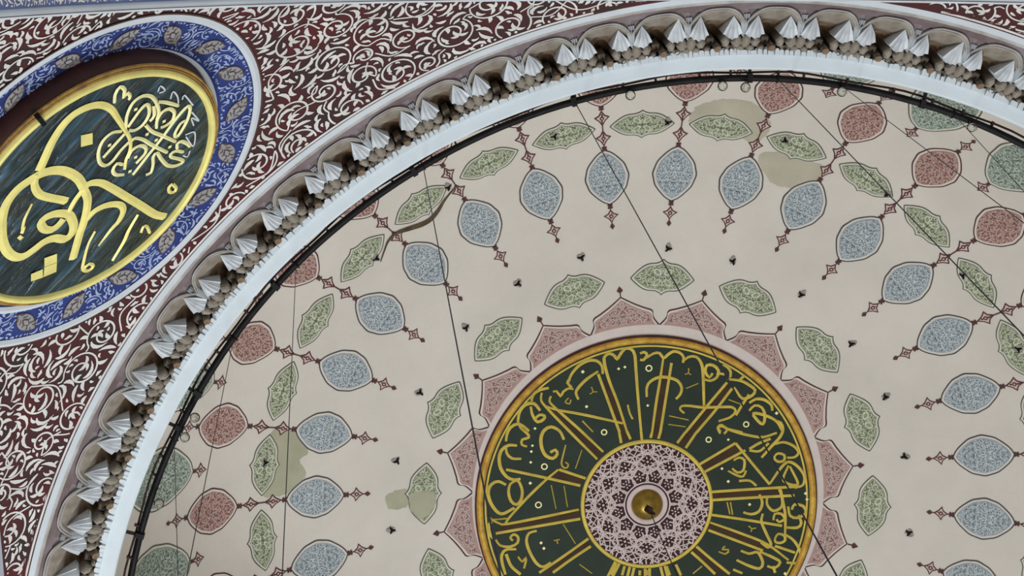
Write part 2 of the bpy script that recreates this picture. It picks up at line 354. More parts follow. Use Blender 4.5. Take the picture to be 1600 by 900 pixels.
STAIN_A=[(-15005,4146),(-14972,4287),(-14659,4389),(-14077,4454),(-13616,4437),(-13182,4333),(-13063,4173),(-13291,4031),(-13624,4064),(-14382,4222)]
STAIN_B=[(-13040,3881),(-12857,3977),(-12330,4049),(-11838,4038),(-11359,4033),(-11317,3866),(-11787,3713),(-12435,3687)]
STAIN_C=[(-29044,4119),(-28976,3908),(-29502,3708),(-29826,3782),(-30238,3697),(-30646,3817),(-30798,3983),(-30647,4140),(-29816,4147)]
STAIN_D=[(-31153,2845),(-30785,2712),(-30868,2587),(31318,2626),(31235,2777)]
STAIN_E=[(-31031,2606),(-30848,2485),(-30913,2319),(-31377,2303),(31020,2367),(30720,2475),(31103,2559)]
CRACK=[(-23829,3955),(-23532,4013),(-23294,4055),(-23019,4059),(-22674,3999),(-22388,3951),(-22124,3935),(-21822,3965),(-21532,4020),(-21092,4084)]
HOOKS=[(-15129,2758),(-1641,2790),(-12562,2744),(-9549,2749),(-6719,2735),(-4165,2760),(1386,2854),(-18486,2774),(-21086,2788),(-23687,2760),(-26777,2758),(-29629,2761),(30449,2792),(-18368,4162),(-15561,4151),(-12599,4160),(-9660,4127),(-29866,4138),(-23834,4015),(-21269,4117),(-6700,4063),(-4325,4170)]

# ------------------------------------------------------------------ dome surface
PROF = np.array([(0, 22.70), (1.0, 22.69), (1.866, 22.64), (2.249, 22.59), (2.43, 22.56), (2.85, 22.48), (3.262, 22.36), (3.6, 22.235), (3.905, 22.09),
                 (4.354, 21.80), (4.65, 21.55), (4.862, 21.31), (5.1, 20.96), (5.3, 20.55), (5.47, 20.0), (5.6, 19.3), (5.68, 18.4), (5.7, 17.4), (5.7, 16.5)])
_pp = smooth_path(PROF, 0.05)
_ss = np.concatenate([[0], np.cumsum(np.hypot(*np.diff(_pp, axis=0).T))])
S_MAX = float(_ss[-1])
def rz(s): return float(np.interp(s, _ss, _pp[:, 0])), float(np.interp(s, _ss, _pp[:, 1]))
_k = int(np.argmax(_pp[:, 0] > 5.699)) or len(_pp) - 1
def s_of(r): return float(np.interp(r, _pp[:_k, 0], _ss[:_k]))
def dome_pt(s, ang, h=0.0):
    r, z = rz(s)
    r1, z1 = rz(s + 0.02); r0, z0 = rz(s - 0.02)
    dr, dz = r1 - r0, z1 - z0
    L = math.hypot(dr, dz)
    r += dz / L * h; z += -dr / L * h
    return (r * math.cos(ang), r * math.sin(ang), z)
def on_dome(s0, a0=0.0):
    """Local frame on the dome: p outward along the meridian from s0, q sideways."""
    def f(p, q, h):
        r = max(rz(s0 + p)[0], 0.05)
        return dome_pt(s0 + p, a0 + q / r, h)
    return f

dome_mb = MB()
NA = 192
dome_mb.grid([[dome_pt(s, 2 * PI * j / NA) for j in range(NA)] for s in np.linspace(0.02, S_MAX, 110)], 'cream', True, wrap=True)
dome_mb.add([dome_pt(0.02, 2 * PI * j / NA) for j in range(NA)], [tuple(range(NA))], 'cream')
dome = dome_mb.build('ceiling')
tag(dome, 'cream painted dome ceiling with rings of coloured medallions', 'dome', kind='structure')

# ------------------------------------------------------------------ painted motifs of the dome
def curls(mb, poly, n, size, w, key, surf, h, seed, sym=True, c=None):
    """Small symmetrical scrollwork inside an outline."""
    rnd = random.Random(seed)
    P = np.array(poly); c = P.mean(0) if c is None else np.array(c)
    lo, hi = P.min(0), P.max(0)
    def inside(x, y):
        k = False; j = len(P) - 1
        for i in range(len(P)):
            if (P[i, 1] > y) != (P[j, 1] > y) and x < (P[j, 0] - P[i, 0]) * (y - P[i, 1]) / (P[j, 1] - P[i, 1]) + P[i, 0]: k = not k
            j = i
        return k
    placed = []
    for _ in range(n * 14):
        if len(placed) >= n: break
        x = rnd.uniform(lo[0], hi[0]); y = rnd.uniform(c[1] if sym else lo[1], hi[1])
        if not inside(x, y): continue
        if any((x - a) ** 2 + (y - b) ** 2 < (size * 0.66) ** 2 for a, b in placed): continue
        placed.append((x, y))
        a0 = rnd.uniform(0, 2 * PI); sg = rnd.choice((-1, 1)); r = size * rnd.uniform(0.45, 0.7); sp = rnd.uniform(2.2, 4.6)
        pts = [(x + r * (1 - 0.45 * t) * math.cos(a0 + sg * sp * t), y + r * (1 - 0.45 * t) * math.sin(a0 + sg * sp * t)) for t in np.linspace(0, 1, 8)]
        pts = [p for p in pts if inside(*p)]
        if len(pts) < 4: continue
        ww = [w * 0.5, w * 1.25, w]
        ribbon(mb, pts, ww, key, surf, h)
        if sym: ribbon(mb, [(p[0], 2 * c[1] - p[1]) for p in pts], ww, key, surf, h)

def motif(poly, keys, surf, dots, seed, line=0.014, gap=0.020, size=0.044, c=None, flower=False):
    mb = MB()
    ol, g, fill, hi, lo = keys
    p1 = inset(poly, line); p2 = inset(p1, gap)
    blob(mb, poly, ol, surf, 0.004, c=c); blob(mb, p1, g, surf, 0.006, c=c); blob(mb, p2, fill, surf, 0.008, c=c)
    p3 = inset(p2, 0.008)
    curls(mb, p3, int(dots * 1.9), size, 0.010, lo, surf, 0.010, seed, c=c)
    curls(mb, p3, int(dots * 2.2), size * 0.85, 0.009, hi, surf, 0.012, seed + 7, c=c)
    if flower:
        cc = np.array(poly).mean(0) if c is None else np.array(c)
        ext = np.array(poly).max(0) - np.array(poly).min(0)
        for k in range(4):
            a = PI / 4 + k * PI / 2
            d = np.array([math.cos(a) * ext[0] * 0.2, math.sin(a) * ext[1] * 0.115])
            for sc_, key, hh in ((1.0, hi, 0.013), (0.62, fill, 0.014)):
                e = [cc + d + sc_ * np.array([0.050 * math.cos(t) * math.cos(a) - 0.028 * math.sin(t) * math.sin(a), 0.050 * math.cos(t) * math.sin(a) + 0.028 * math.sin(t) * math.cos(a)]) for t in np.linspace(0, 2 * PI, 13)[:-1]]
                blob(mb, e, key, surf, hh, 1)
    return mb

def lemon(L, W, pw=0.72, n=26):
    up = [(L * x, W * (math.sin(PI * x) ** pw) * (1 + 0.014 * math.sin(9 * PI * x))) for x in np.linspace(0, 1, n)]
    return up + [(x, -y) for x, y in reversed(up[1:-1])]

def ogee(P, Q):
    """Eight-pointed cartouche: half height P, half length Q, pointed on both axes."""
    q = [(P, 0), (P * 0.87, Q * 0.09), (P * 0.78, Q * 0.22), (P * 0.765, Q * 0.36), (P * 0.72, Q * 0.50), (P * 0.585, Q * 0.65), (P * 0.37, Q * 0.80), (P * 0.13, Q * 0.94), (0, Q)]
    q = [tuple(t) for t in smooth_path(q, 0.03)]
    full = q + [(-x, y) for x, y in reversed(q[:-1])]
    return full + [(x, -y) for x, y in reversed(full[1:-1])]

PH = math.radians(171.65)
STEP = 2 * PI / 32
def ring_of(name, mb, n, a0, label, step=None):
    me = mb.mesh(name)
    for k in range(n):
        o = link(name, me, dome, None, label)
        o.rotation_euler = (0, 0, a0 + k * (step or 2 * PI / n))

s_bi, s_bo, s_ri, s_ro = s_of(3.262), s_of(3.905), s_of(4.354), s_of(4.862)
# blue
L = s_bo - s_bi - 0.03
ring_of('blue_medallion', motif(lemon(L, 0.232), ('greyline', 'gap', 'blue', 'blue_hi', 'blue_lo'), on_dome(s_bi + 0.015), 34, 3, c=(L / 2, 0)), 32, PH, 'pale blue pointed medallion filled with scrolls')
# red
L = s_ro - s_ri - 0.03
ring_of('red_medallion', motif(lemon(L, 0.245, 0.70), ('maroon', 'gap', 'red', 'red_hi', 'red_lo'), on_dome(s_ri + 0.015), 34, 5, c=(L / 2, 0)), 32, PH, 'dusty red pointed medallion filled with scrolls')
# grey green, lowest ring, between the red ones
s_dg = s_of(4.82)
ring_of('grey_green_medallion', motif(lemon(1.15, 0.33, 0.6), ('greenline', 'gap', 'dkgreen', 'dkgreen_hi', 'dkgreen_lo'), on_dome(s_dg), 46, 8, size=0.058, c=(0.55, 0)), 32, PH + STEP / 2, 'grey green pointed medallion filled with scrolls')
# sage cartouches between the chains
s_g = s_of(4.135)
ring_of('sage_cartouche', motif(ogee(0.185, 0.335), ('greenline', 'gap', 'green', 'green_hi', 'green_lo'), on_dome(s_g), 26, 11, line=0.013, gap=0.018, flower=True), 32, PH + STEP / 2, 'sage green cartouche lying between two chains')
s_gi = s_of(2.44)
ring_of('inner_cartouche', motif(ogee(0.205, 0.345), ('greenline', 'gap', 'green', 'green_hi', 'green_lo'), on_dome(s_gi), 30, 14, line=0.013, gap=0.018, flower=True), 16, math.radians(-177.4), 'sage green cartouche near the central disc')

# chain ornaments
def diamond(mb, p, q, a, b, surf, key='maroon'):
    """Pointed, waisted lozenge with a small scroll in it."""
    o = [(p + a, q), (p + a * 0.36, q + b * 0.42), (p + a * 0.12, q + b), (p - a * 0.36, q + b * 0.42), (p - a, q), (p - a * 0.36, q - b * 0.42), (p + a * 0.12, q - b), (p + a * 0.36, q - b * 0.42)]
    o2 = [(p + (x - p) * 0.72, q + (y - q) * 0.72) for x, y in o]
    blob(mb, o, key, surf, 0.005, 1, (p, q)); blob(mb, o2, 'pink_hi', surf, 0.007, 1, (p, q))
    blob(mb, circle(p, q, b * 0.30, 8), key, surf, 0.009, 1)
    blob(mb, circle(p, q, b * 0.13, 6), 'pink_hi', surf, 0.011, 1)
    ribbon(mb, [(p - a * 0.5, q - b * .12), (p + a * 0.5, q + b * 0.12)], 0.008, key, surf, 0.010)
def node(mb, p, q, surf, r=0.026):
    for a in (PI / 4, 3 * PI / 4):
        ribbon(mb, [(p - r * 1.25 * math.cos(a), q - r * 1.25 * math.sin(a)), (p + r * 1.25 * math.cos(a), q + r * 1.25 * math.sin(a))], r * 0.8, 'maroon', surf, 0.012)
    blob(mb, circle(p, q, r * 0.75, 8), 'maroon', surf, 0.013, 1)
def arrow(mb, p, q, d, surf, k=1.0):
    blob(mb, [(p + d * 0.05 * k, q), (p + d * 0.012 * k, q + 0.028 * k), (p - d * 0.016 * k, q + 0.012 * k), (p - d * 0.016 * k, q - 0.012 * k), (p + d * 0.012 * k, q - 0.028 * k)], 'maroon', surf, 0.012, 1)

mb = MB(); sf = on_dome(s_bo); D = s_ri - s_bo
ribbon(mb, [(0, 0), (D, 0)], 0.012, 'maroon', sf, 0.004)
diamond(mb, D * 0.25, 0, D * 0.20, 0.082, sf); diamond(mb, D * 0.74, 0, D * 0.20, 0.082, sf)
node(mb, 0, 0, sf); node(mb, D, 0, sf)
ring_of('chain_ornament', mb, 32, PH, 'maroon chain of two lozenges between the blue and red medallions')
mb = MB(); sf = on_dome(s_bi)
ribbon(mb, [(0, 0), (-0.24, 0)], 0.012, 'maroon', sf, 0.004)
node(mb, 0, 0, sf); diamond(mb, -0.115, 0, 0.078, 0.080, sf); arrow(mb, -0.225, 0, -1, sf, 0.9)
ring_of('pendant_lozenge', mb, 32, PH, 'maroon lozenge with arrow tip below a blue medallion')
mb = MB(); sf = on_dome(s_ro)
ribbon(mb, [(0, 0), (0.26, 0)], 0.012, 'maroon', sf, 0.004)
node(mb, 0, 0, sf); diamond(mb, 0.13, 0, 0.085, 0.082, sf); arrow(mb, 0.26, 0, 1, sf, 0.9)
ring_of('finial_lozenge', mb, 32, PH, 'maroon lozenge with arrow tip above a red medallion')
mb = MB(); sf = on_dome(s_dg)
diamond(mb, -0.095, 0, 0.085, 0.085, sf); node(mb, -0.005, 0, sf, 0.02)
ring_of('lozenge', mb, 32, PH + STEP / 2, 'maroon lozenge at the tip of a grey green medallion')

# petal border around the central disc
MX, MY = -0.020, 0.065           # the disc sits slightly off the dome's axis
mb = MB(); sf = on_dome(0.0)
half = PI / 16
def petal_edge(o=0.0):
    pts = [(1.918, -half), (1.960, -half * 0.90), (2.000, -half * 0.83), (2.030, -half * 0.815), (2.060, -half * 0.81), (2.085, -half * 0.75), (2.105, -half * 0.60), (2.150, -half * 0.36), (2.20, -half * 0.16), (2.249, 0)]
    pts = [tuple(p) for p in smooth_path(pts, 0.02)]
    full = pts + [(r, -a) for r, a in reversed(pts[:-1])]
    return full
def polar(r, a, h): return dome_pt(s_of(r), a, h)
E0 = petal_edge()
def strip(key, dr, h, lo=1.86):
    rows = [[] for _ in range(7)]
    for r, a in E0:
        rr = max(r - dr, lo + 0.002)
        a2 = a * (1 - dr * 1.2)
        for i in range(7):
            f = i / 6
            rows[i].append(polar(rr + (lo - rr) * f, a2 + (a - a2) * f * f, h))
    mb.grid(rows, key, False)
strip('maroon', 0.0, 0.004); strip('gap', 0.016, 0.006); strip('pink', 0.036, 0.008, 1.90)
mb.grid([[polar(1.912, a, 0.0095) for a in np.linspace(-half, half, 9)], [polar(1.865, a, 0.0098) for a in np.linspace(-half, half, 9)], [polar(1.80, a, 0.0095) for a in np.linspace(-half, half, 9)]], 'pale', False)
pin = [(r - 0.055, a * r * 0.90) for r, a in E0] + [(1.945, half * 1.6), (1.945, -half * 1.6)]
def petal_surf(p, q, h): return polar(p, q / p, h)
curls(mb, pin, 70, 0.04, 0.009, 'pink_lo', petal_surf, 0.010, 21, c=(2.05, 0))
curls(mb, pin, 60, 0.036, 0.009, 'pink_hi', petal_surf, 0.012, 22, c=(2.05, 0))
ribbon(mb, [(2.249, 0), (2.31, 0)], 0.012, 'maroon', petal_surf, 0.008)
blob(mb, [(2.365, 0), (2.315, 0.034), (2.295, 0.012), (2.295, -0.012), (2.315, -0.034)], 'maroon', petal_surf, 0.010, 1)
ring_of('petal_motif', mb, 16, math.radians(171.55), 'pink lobed petal with maroon outline and arrow tip')

# damp stains, the crack and the old lamp hooks
def dome_ra(a, r, h): return polar(r, a, h)
def stain(name, data, key, h, label):
    P = [((a / 1e4) % (2 * PI), r / 1e3) for a, r in data]
    c = np.mean(P, 0)
    def sfn(x, y, hh): return dome_pt(s_of(c[1]) + x, c[0] + y / c[1], hh)
    Q = [(s_of(r) - s_of(c[1]), (a - c[0]) * c[1]) for a, r in P]
    Q = smooth_path(Q, 0.03, True)
    rnd = random.Random(len(data))
    Q = Q + np.array([[rnd.uniform(-0.012, 0.012) for _ in range(2)] for _ in Q])
    mb = MB(); blob(mb, Q, key, sfn, h, 4); mb.build(name, dome, None, label)
stain('damp_stain', STAIN_A, 'stain', 0.0030, 'tan damp patch above a sage cartouche at the top')
stain('damp_stain', STAIN_B, 'stain', 0.0030, 'tan damp patch beside the top blue medallions')
stain('damp_stain', STAIN_C, 'stain_green', 0.0030, 'greenish damp patch between two blue medallions at left')
stain('damp_stain', STAIN_D, 'stain_green', 0.0030, 'small square greenish patch left of an inner cartouche')
stain('damp_stain', STAIN_E, 'stain_green', 0.0150, 'greenish patch over the lower half of an inner cartouche')
mb = MB()
CA0 = CRACK[0][0] / 1e4; CS0 = s_of(4.2); crack_surf = on_dome(CS0, CA0)
P = [(s_of(r / 1e3) - CS0, (a / 1e4 - CA0) * r / 1e3) for a, r in CRACK]
ribbon(mb, smooth_path(P, 0.02), (0.012, 0.018, 0.030, 0.052, 0.060, 0.050, 0.034, 0.018, 0.012), 'crack', crack_surf, 0.016)
mb.build('plaster_crack', dome, None, 'dark brown crack running across the plaster at upper left')
rnd = random.Random(4)
for a, r in HOOKS:
    a /= 1e4; r /= 1e3
    mb = MB(); s0 = s_of(r); sf = on_dome(s0, a)
    ph = rnd.uniform(0, 6.28)
    e = [(0.01 + (0.05 + 0.02 * math.sin(3 * t + ph)) * math.cos(t), (0.045 + 0.012 * math.sin(2 * t + ph)) * math.sin(t)) for t in np.linspace(0, 2 * PI, 17)[:-1]]
    e = [(x * .85, y * .85) for x, y in e]
    blob(mb, e, 'soot', sf, 0.014, 1)
    for t in (ph, ph + 2.3, ph + 4.1):
        ribbon(mb, [(0, 0), (0.034 * math.cos(t), 0.034 * math.sin(t)), (0.044 * math.cos(t + .2), 0.044 * math.sin(t + .2))], (0.028, 0.020, 0.006), 'iron', sf, 0.017, ridge=0.006)
    tube(mb, [sf(0, 0, 0.0), sf(0, 0, 0.04), sf(0.012, 0.006, 0.055)], 0.009, 'iron', 6)
    mb.build('lamp_hook', dome, None, 'black iron hook stub in a sooty spot')

# ------------------------------------------------------------------ central calligraphy disc
med = empty('calligraphy_medallion', (MX, MY, 22.64), 'dark green disc with gold rim and radiating gold script crowning the dome', 'medallion')
MR = 1.866
def flat(a, b, h): return (a, b, -h)
def annulus(mb, r0, r1, h0, h1, key, n=128, mid=None):
    prof = [(r0, h0)] + (mid or []) + [(r1, h1)]
    mb.grid([[flat(r * math.cos(2 * PI * k / n), r * math.sin(2 * PI * k / n), h) for k in range(n)] for r, h in prof], key, True, wrap=True)
mb = MB(); annulus(mb, 0.02, MR - 0.04, 0.030, 0.030, 'med_green'); mb.add([flat(*p, 0.030) for p in circle(0, 0, 0.03, 12)], [tuple(range(12))], 'med_green')
field = mb.build('panel', med)
mb = MB()
annulus(mb, MR - 0.092, MR - 0.018, 0.034, 0.034, 'gold', mid=[(MR - 0.086, 0.056), (MR - 0.055, 0.064), (MR - 0.024, 0.056)])
annulus(mb, MR - 0.020, MR, 0.046, 0.0, 'maroon', mid=[(MR - 0.008, 0.036)])
annulus(mb, MR - 0.128, MR - 0.108, 0.031, 0.031, 'gold_ink', mid=[(MR - 0.118, 0.038)])
frame = mb.build('frame', med, None, 'worn gold ring frame with dark red edge')
# brown ground between paired uprights
mb = MB()
for l in MED_WEDGES:
    mb.add([flat(l[i] / 1000, l[i + 1] / 1000, 0.033) for i in range(0, 8, 2)], [(0, 1, 2, 3)], 'med_brown')
mb.build('brown_ground', med, None, 'dark brown wedges between the paired uprights')
mb = MB()
def pairs(l): return [(l[i] / 1000, l[i + 1] / 1000) for i in range(0, len(l), 2)]
for w, l in MED_STROKES:
    p = pairs(l); ww = w / 1000
    sp = smooth_path(p, 0.03)
    lo = min(math.hypot(*q) for q in p)
    ribbon(mb, sp, (ww * 0.75, ww, ww, ww * 0.8) if len(p) > 3 else ww, 'gold_ink', flat, 0.036, ridge=0.008)
# the part of the text beyond the photograph's lower edge: uprights and bows of the same kind
for k, a in enumerate(np.arange(1.32, 2.1, 0.235)):
    for da in (-0.035, 0.035):
        ribbon(mb, [(r * math.cos(a + da * .7 / r), r * math.sin(a + da * .7 / r)) for r in (0.72, 1.05, 1.38)], 0.03, 'gold_ink', flat, 0.036, ridge=0.008)
    arc = [((1.52 + .09 * math.sin(t)) * math.cos(a - .1 + t * .075), (1.52 + .09 * math.sin(t)) * math.sin(a - .1 + t * .075)) for t in np.linspace(0, PI, 12)]
    if math.sin(a) * 1.4 > 1.0: ribbon(mb, arc, 0.032, 'gold_ink', flat, 0.036, ridge=0.008)
for x, y, r in MED_DOTS:
    x /= 1000; y /= 1000; r /= 1000
    blob(mb, [(x + r, y), (x, y + r), (x - r, y), (x, y - r)], 'gold_pale', flat, 0.038, 1)
for x, y, r in MED_RINGS:
    ribbon(mb, circle(x / 1000, y / 1000, r / 1000, 16), 0.014, 'gold_pale', flat, 0.038, closed=True)
mb.build('gold_script', med, None, 'gold script radiating from the centre')
# rosette
RR = 0.690
mb = MB()
blob(mb, circle(0, 0, RR, 64), 'ros_dark', flat, 0.038, 2)
annulus(mb, RR - 0.012, RR + 0.030, 0.036, 0.030, 'gold_ink', 96, mid=[(RR + 0.005, 0.052)])
def clip_seg(p, q, lo=0.245, hi=0.665, holes=()):
    """Pieces of a chord inside the rosette and outside the little flowers."""
    p = np.array(p); q = np.array(q); n = 60; cur = []; res = []
    for t in np.linspace(0, 1, n):
        x = p + (q - p) * t; r = np.hypot(*x)
        ok = lo < r < hi and all(np.hypot(x[0] - a, x[1] - b) > c for a, b, c in holes)
        if ok: cur.append(tuple(x))
        else:
            if len(cur) > 1: res.append(cur)
            cur = []
    if len(cur) > 1: res.append(cur)
    return res
A0 = -PI / 2
outer = [(0.475 * math.cos(A0 + k * PI / 6), 0.475 * math.sin(A0 + k * PI / 6), 0.052) for k in range(12)]
inner = [(0.318 * math.cos(A0 + (k + .5) * PI / 6), 0.318 * math.sin(A0 + (k + .5) * PI / 6), 0.040) for k in range(12)]
holes = outer + inner
def hexa(x, y, R, ph, holes):
    for k in range(6):
        p = (x + R * math.cos(ph + k * PI / 3), y + R * math.sin(ph + k * PI / 3)); q = (x + R * math.cos(ph + (k + 1) * PI / 3), y + R * math.sin(ph + (k + 1) * PI / 3))
        for seg in clip_seg(p, q, 0.25, 0.672, holes):
            ribbon(mb, seg, 0.0155, 'ros_white', flat, 0.042, ridge=0.004)
for k in range(12):
    a = A0 + k * PI / 6; a2 = a + PI / 12
    hexa(0.475 * math.cos(a), 0.475 * math.sin(a), 0.138, a, holes)
    hexa(0.318 * math.cos(a2), 0.318 * math.sin(a2), 0.098, a2, holes)
    hexa(0.400 * math.cos(a2), 0.400 * math.sin(a2), 0.085, a2 + PI / 6, holes)
    hexa(0.585 * math.cos(a2), 0.585 * math.sin(a2), 0.105, a2, holes)
    hexa(0.620 * math.cos(a), 0.620 * math.sin(a), 0.070, a + PI / 6, holes)
for d, off in ((0.400, 0.0), (0.405, 0.5), (0.550, 0.5)):
    for k in range(12):
        a = A0 + (k + off) * PI / 6
        c, s = math.cos(a), math.sin(a)
        for seg in clip_seg((d * c - 0.7 * s, d * s + 0.7 * c), (d * c + 0.7 * s, d * s - 0.7 * c), holes=holes):
            ribbon(mb, seg, 0.011, 'ros_white', flat, 0.0415, ridge=0.003)
for k in range(60):
    a = 2 * PI * k / 60
    ribbon(mb, [(0.622 * math.cos(a + .012), 0.622 * math.sin(a + .012)), (0.672 * math.cos(a), 0.672 * math.sin(a))], 0.014, 'ros_white', flat, 0.043)
for x, y, r in holes:
    blob(mb, circle(x, y, r * 0.26, 6), 'ros_white', flat, 0.045, 1)
    for k in range(6):
        a = k * PI / 3 + .3
        ribbon(mb, [(x + r * .62 * math.cos(a), y + r * .62 * math.sin(a)), (x + r * 1.15 * math.cos(a), y + r * 1.15 * math.sin(a))], 0.012, 'ros_white', flat, 0.044)
annulus(mb, 0.17, 0.222, 0.046, 0.046, 'ros_white', 48, mid=[(0.195, 0.062)])
annulus(mb, 0.222, 0.240, 0.0465, 0.0465, 'ros_dark', 48)
annulus(mb, 0.240, 0.254, 0.046, 0.046, 'ros_white', 48)
mb.build('rosette', med, None, 'pink white interlace rosette on maroon ground')
mb = MB()
lathe(mb, [(0.172, 0.048), (0.165, 0.07), (0.145, 0.10), (0.11, 0.128), (0.06, 0.146), (0.0, 0.152)], (Vector((0, 0, 0)), Vector((1, 0, 0)), Vector((0, 1, 0)), Vector((0, 0, -1))), 'brass', 32)
boss = mb.build('boss', med, None, 'domed brass boss')
mb = MB()
box(mb, Vector((0.0, 0.02, -0.17)), Vector((0.028, 0.02, 0)), Vector((-0.02, 0.028, 0)), Vector((0, 0, 0.03)), 'rust')
tube(mb, [(0.012 + 0.045 * math.cos(t), 0.03 + 0.02 * math.cos(t), -0.235 + 0.045 * math.sin(t)) for t in np.linspace(0, 2 * PI, 16)[:-1]], 0.012, 'rust', 6, True)
mb.build('hook', boss, None, 'dark iron hook')

# ------------------------------------------------------------------ pendentives
SZ, SR, YA = 10.34, 8.0, 5.700
PSI = math.radians(0.62)
SC = Vector((0, 0, SZ))
P0 = Vector((-4.87117723, -4.54107582, 14.77286169))
n0 = Vector((0.60889715, 0.56763448, -0.55410771))
u0 = Vector((0.68188828, -0.73145634, 0.0))
v0 = Vector((-0.4053056, -0.37783956, -0.83244498))
def sphere_map(n, u, v):
    def f(a, b, h):
        rho = math.hypot(a, b) + 1e-9
        al = 2 * math.atan(rho / (2 * SR))
        d = -n * math.cos(al) + (u * a + v * b) * (math.sin(al) / rho)
        return tuple(SC + d * (SR - h))
    return f
def in_pendentive(p, m=0.0):
    x, y, z = p
    X = x * math.cos(PSI) + y * math.sin(PSI); Y = -x * math.sin(PSI) + y * math.cos(PSI)
    return abs(X) < YA - m and abs(Y) < YA - m and math.hypot(x, y) > 5.720 + m
def pendentive(name, mid):
    """Spherical triangle between the cornice ring and two arches; mid is the corner's direction."""
    mb = MB(); rows = []
    for th in np.linspace(math.radians(45.45), math.radians(89.9), 60):
        rho = SR * math.sin(th); z = SZ + SR * math.cos(th)
        half_ = PI / 4 - (math.acos(min(1, YA / rho)) if rho > YA else 0)
        rows.append([(rho * math.cos(mid + PSI + t * half_), rho * math.sin(mid + PSI + t * half_), z) for t in np.linspace(-1, 1, 61)])
    mb.grid(rows, 'oxblood', True)
    return mb

def comma(x, y, a, L, sg):
    return [(x + L * t * math.cos(a + sg * 0.9 * t), y + L * t * math.sin(a + sg * 0.9 * t)) for t in np.linspace(0, 1, 6)]

def arabesque(mb, surf, ok, box_, seed, key, k=1.0, h=0.006, fill=1.0):
    """Rinceaux: spirals with leaves, joined by stems, the gaps filled with split leaves."""
    rnd = random.Random(seed)
    x0, x1, y0, y1 = box_
    cell = 0.007 * k
    nx, ny = int((x1 - x0) / cell) + 2, int((y1 - y0) / cell) + 2
    occ = np.zeros((nx, ny), bool)
    def idx(x, y): return int((x - x0) / cell), int((y - y0) / cell)
    def stampq(pts, w):
        n = len(pts)
        for m_, (x, y) in enumerate(pts):
            i, j = idx(x, y); r = max(1, int(round((w[min(len(w) - 1, int(m_ / n * len(w)))] / 2 + 0.0075 * k) / cell)))
            occ[max(0, i - r):i + r + 1, max(0, j - r):j + r + 1] = True
    def free(pts):
        for (x, y) in pts:
            i, j = idx(x, y)
            if not (0 <= i < nx and 0 <= j < ny) or occ[i, j]: return False
        return True
    def draw(pts, w):
        run = []
        w = tuple(np.atleast_1d(w))
        for p in list(pts) + [None]:
            if p is not None and ok(*p): run.append(p)
            else:
                if len(run) > 2:
                    ribbon(mb, run, w if len(w) > 1 else w[0], key, surf, h); stampq(run, w)
                run = []
    circ = []
    for R in (0.185, 0.155, 0.125, 0.10):
        R *= k
        for _ in range(1800):
            x, y = rnd.uniform(x0, x1), rnd.uniform(y0, y1)
            if not ok(x, y): continue
            if all((x - a) ** 2 + (y - b) ** 2 > (0.97 * (R + r)) ** 2 for a, b, r in circ): circ.append((x, y, R))
    pend = []
    for (x, y, R) in circ:
        sg = rnd.choice((-1, 1)); a0 = rnd.uniform(0, 2 * PI); turns = rnd.uniform(1.0, 1.35)
        sp = []
        for t in np.linspace(0, 1, 34):
            r = R * (0.98 - 0.66 * t ** 1.3); a = a0 + sg * 2 * PI * turns * t
            sp.append((x + r * math.cos(a), y + r * math.sin(a)))
        draw(sp, (0.013 * k, 0.019 * k, 0.016 * k))
        ex, ey = sp[-1]; ae = math.atan2(sp[-1][1] - sp[-3][1], sp[-1][0] - sp[-3][0])
        for da, sg2 in ((0.0, sg), (1.1, 1), (-1.1, -1)):
            draw(comma(ex, ey, ae + da, R * 0.42, sg2), (0.016 * k, 0.036 * k, 0.030 * k, 0.005 * k))
        pend.append((sp, sg, R))
        nb = sorted(circ, key=lambda c: (c[0] - x) ** 2 + (c[1] - y) ** 2)[1:3]
        if nb:
            n_ = rnd.choice(nb); sx, sy = sp[0]
            d = math.hypot(n_[0] - sx, n_[1] - sy) + 1e-9
            qx, qy = n_[0] - (n_[0] - sx) / d * n_[2] * 0.95, n_[1] - (n_[1] - sy) / d * n_[2] * 0.95
            mx_, my_ = (sx + qx) / 2 - (qy - sy) * 0.25, (sy + qy) / 2 + (qx - sx) * 0.25
            draw([tuple(p) for p in smooth_path([(sx, sy), (mx_, my_), (qx, qy)], 0.03 * k)], 0.014 * k)
    for sp, sg, R in pend:
        i = 2 + rnd.randrange(3); side = 1
        while i < 31:
            a = math.atan2(sp[i + 1][1] - sp[i][1], sp[i + 1][0] - sp[i][0])
            L = R * rnd.uniform(0.36, 0.55)
            lf = comma(sp[i][0], sp[i][1], a + side * 0.7, L, side * rnd.choice((1, 1, -1)))
            if free(lf[2:]): draw(lf, (0.012 * k, 0.040 * k, 0.034 * k, 0.005 * k))
            side = -side; i += rnd.choice((2, 3, 3, 4))
    area_n = int(fill * (x1 - x0) * (y1 - y0) / (0.0011 * k * k))
    for L, w in ((0.17, 0.040), (0.125, 0.042), (0.09, 0.036), (0.062, 0.030), (0.040, 0.026)):
        for _ in range(area_n):
            x, y = rnd.uniform(x0, x1), rnd.uniform(y0, y1)
            i, j = idx(x, y)
            if occ[i, j] or not ok(x, y): continue
            a = rnd.uniform(0, 2 * PI); sg = rnd.choice((-1, 1)); cv = rnd.uniform(0.5, 2.0)
            lf = comma(x, y, a, L * k, sg * cv)
            if not free(lf): continue
            nrm = [(p[0] - 0.011 * k * math.sin(a), p[1] + 0.011 * k * math.cos(a)) for p in lf[1:4]] + [(p[0] + 0.011 * k * math.sin(a), p[1] - 0.011 * k * math.cos(a)) for p in lf[1:4]]
            if not free(nrm): continue
            l2 = comma(lf[1][0], lf[1][1], a - sg * 1.0, L * 0.5 * k, -sg * 1.2)
            two = free(l2[1:]) and L > 0.05
            draw(lf, (0.010 * k, w * k, w * 0.75 * k, 0.004 * k))
            if two: draw(l2, (0.012 * k, w * 0.8 * k, 0.004 * k))

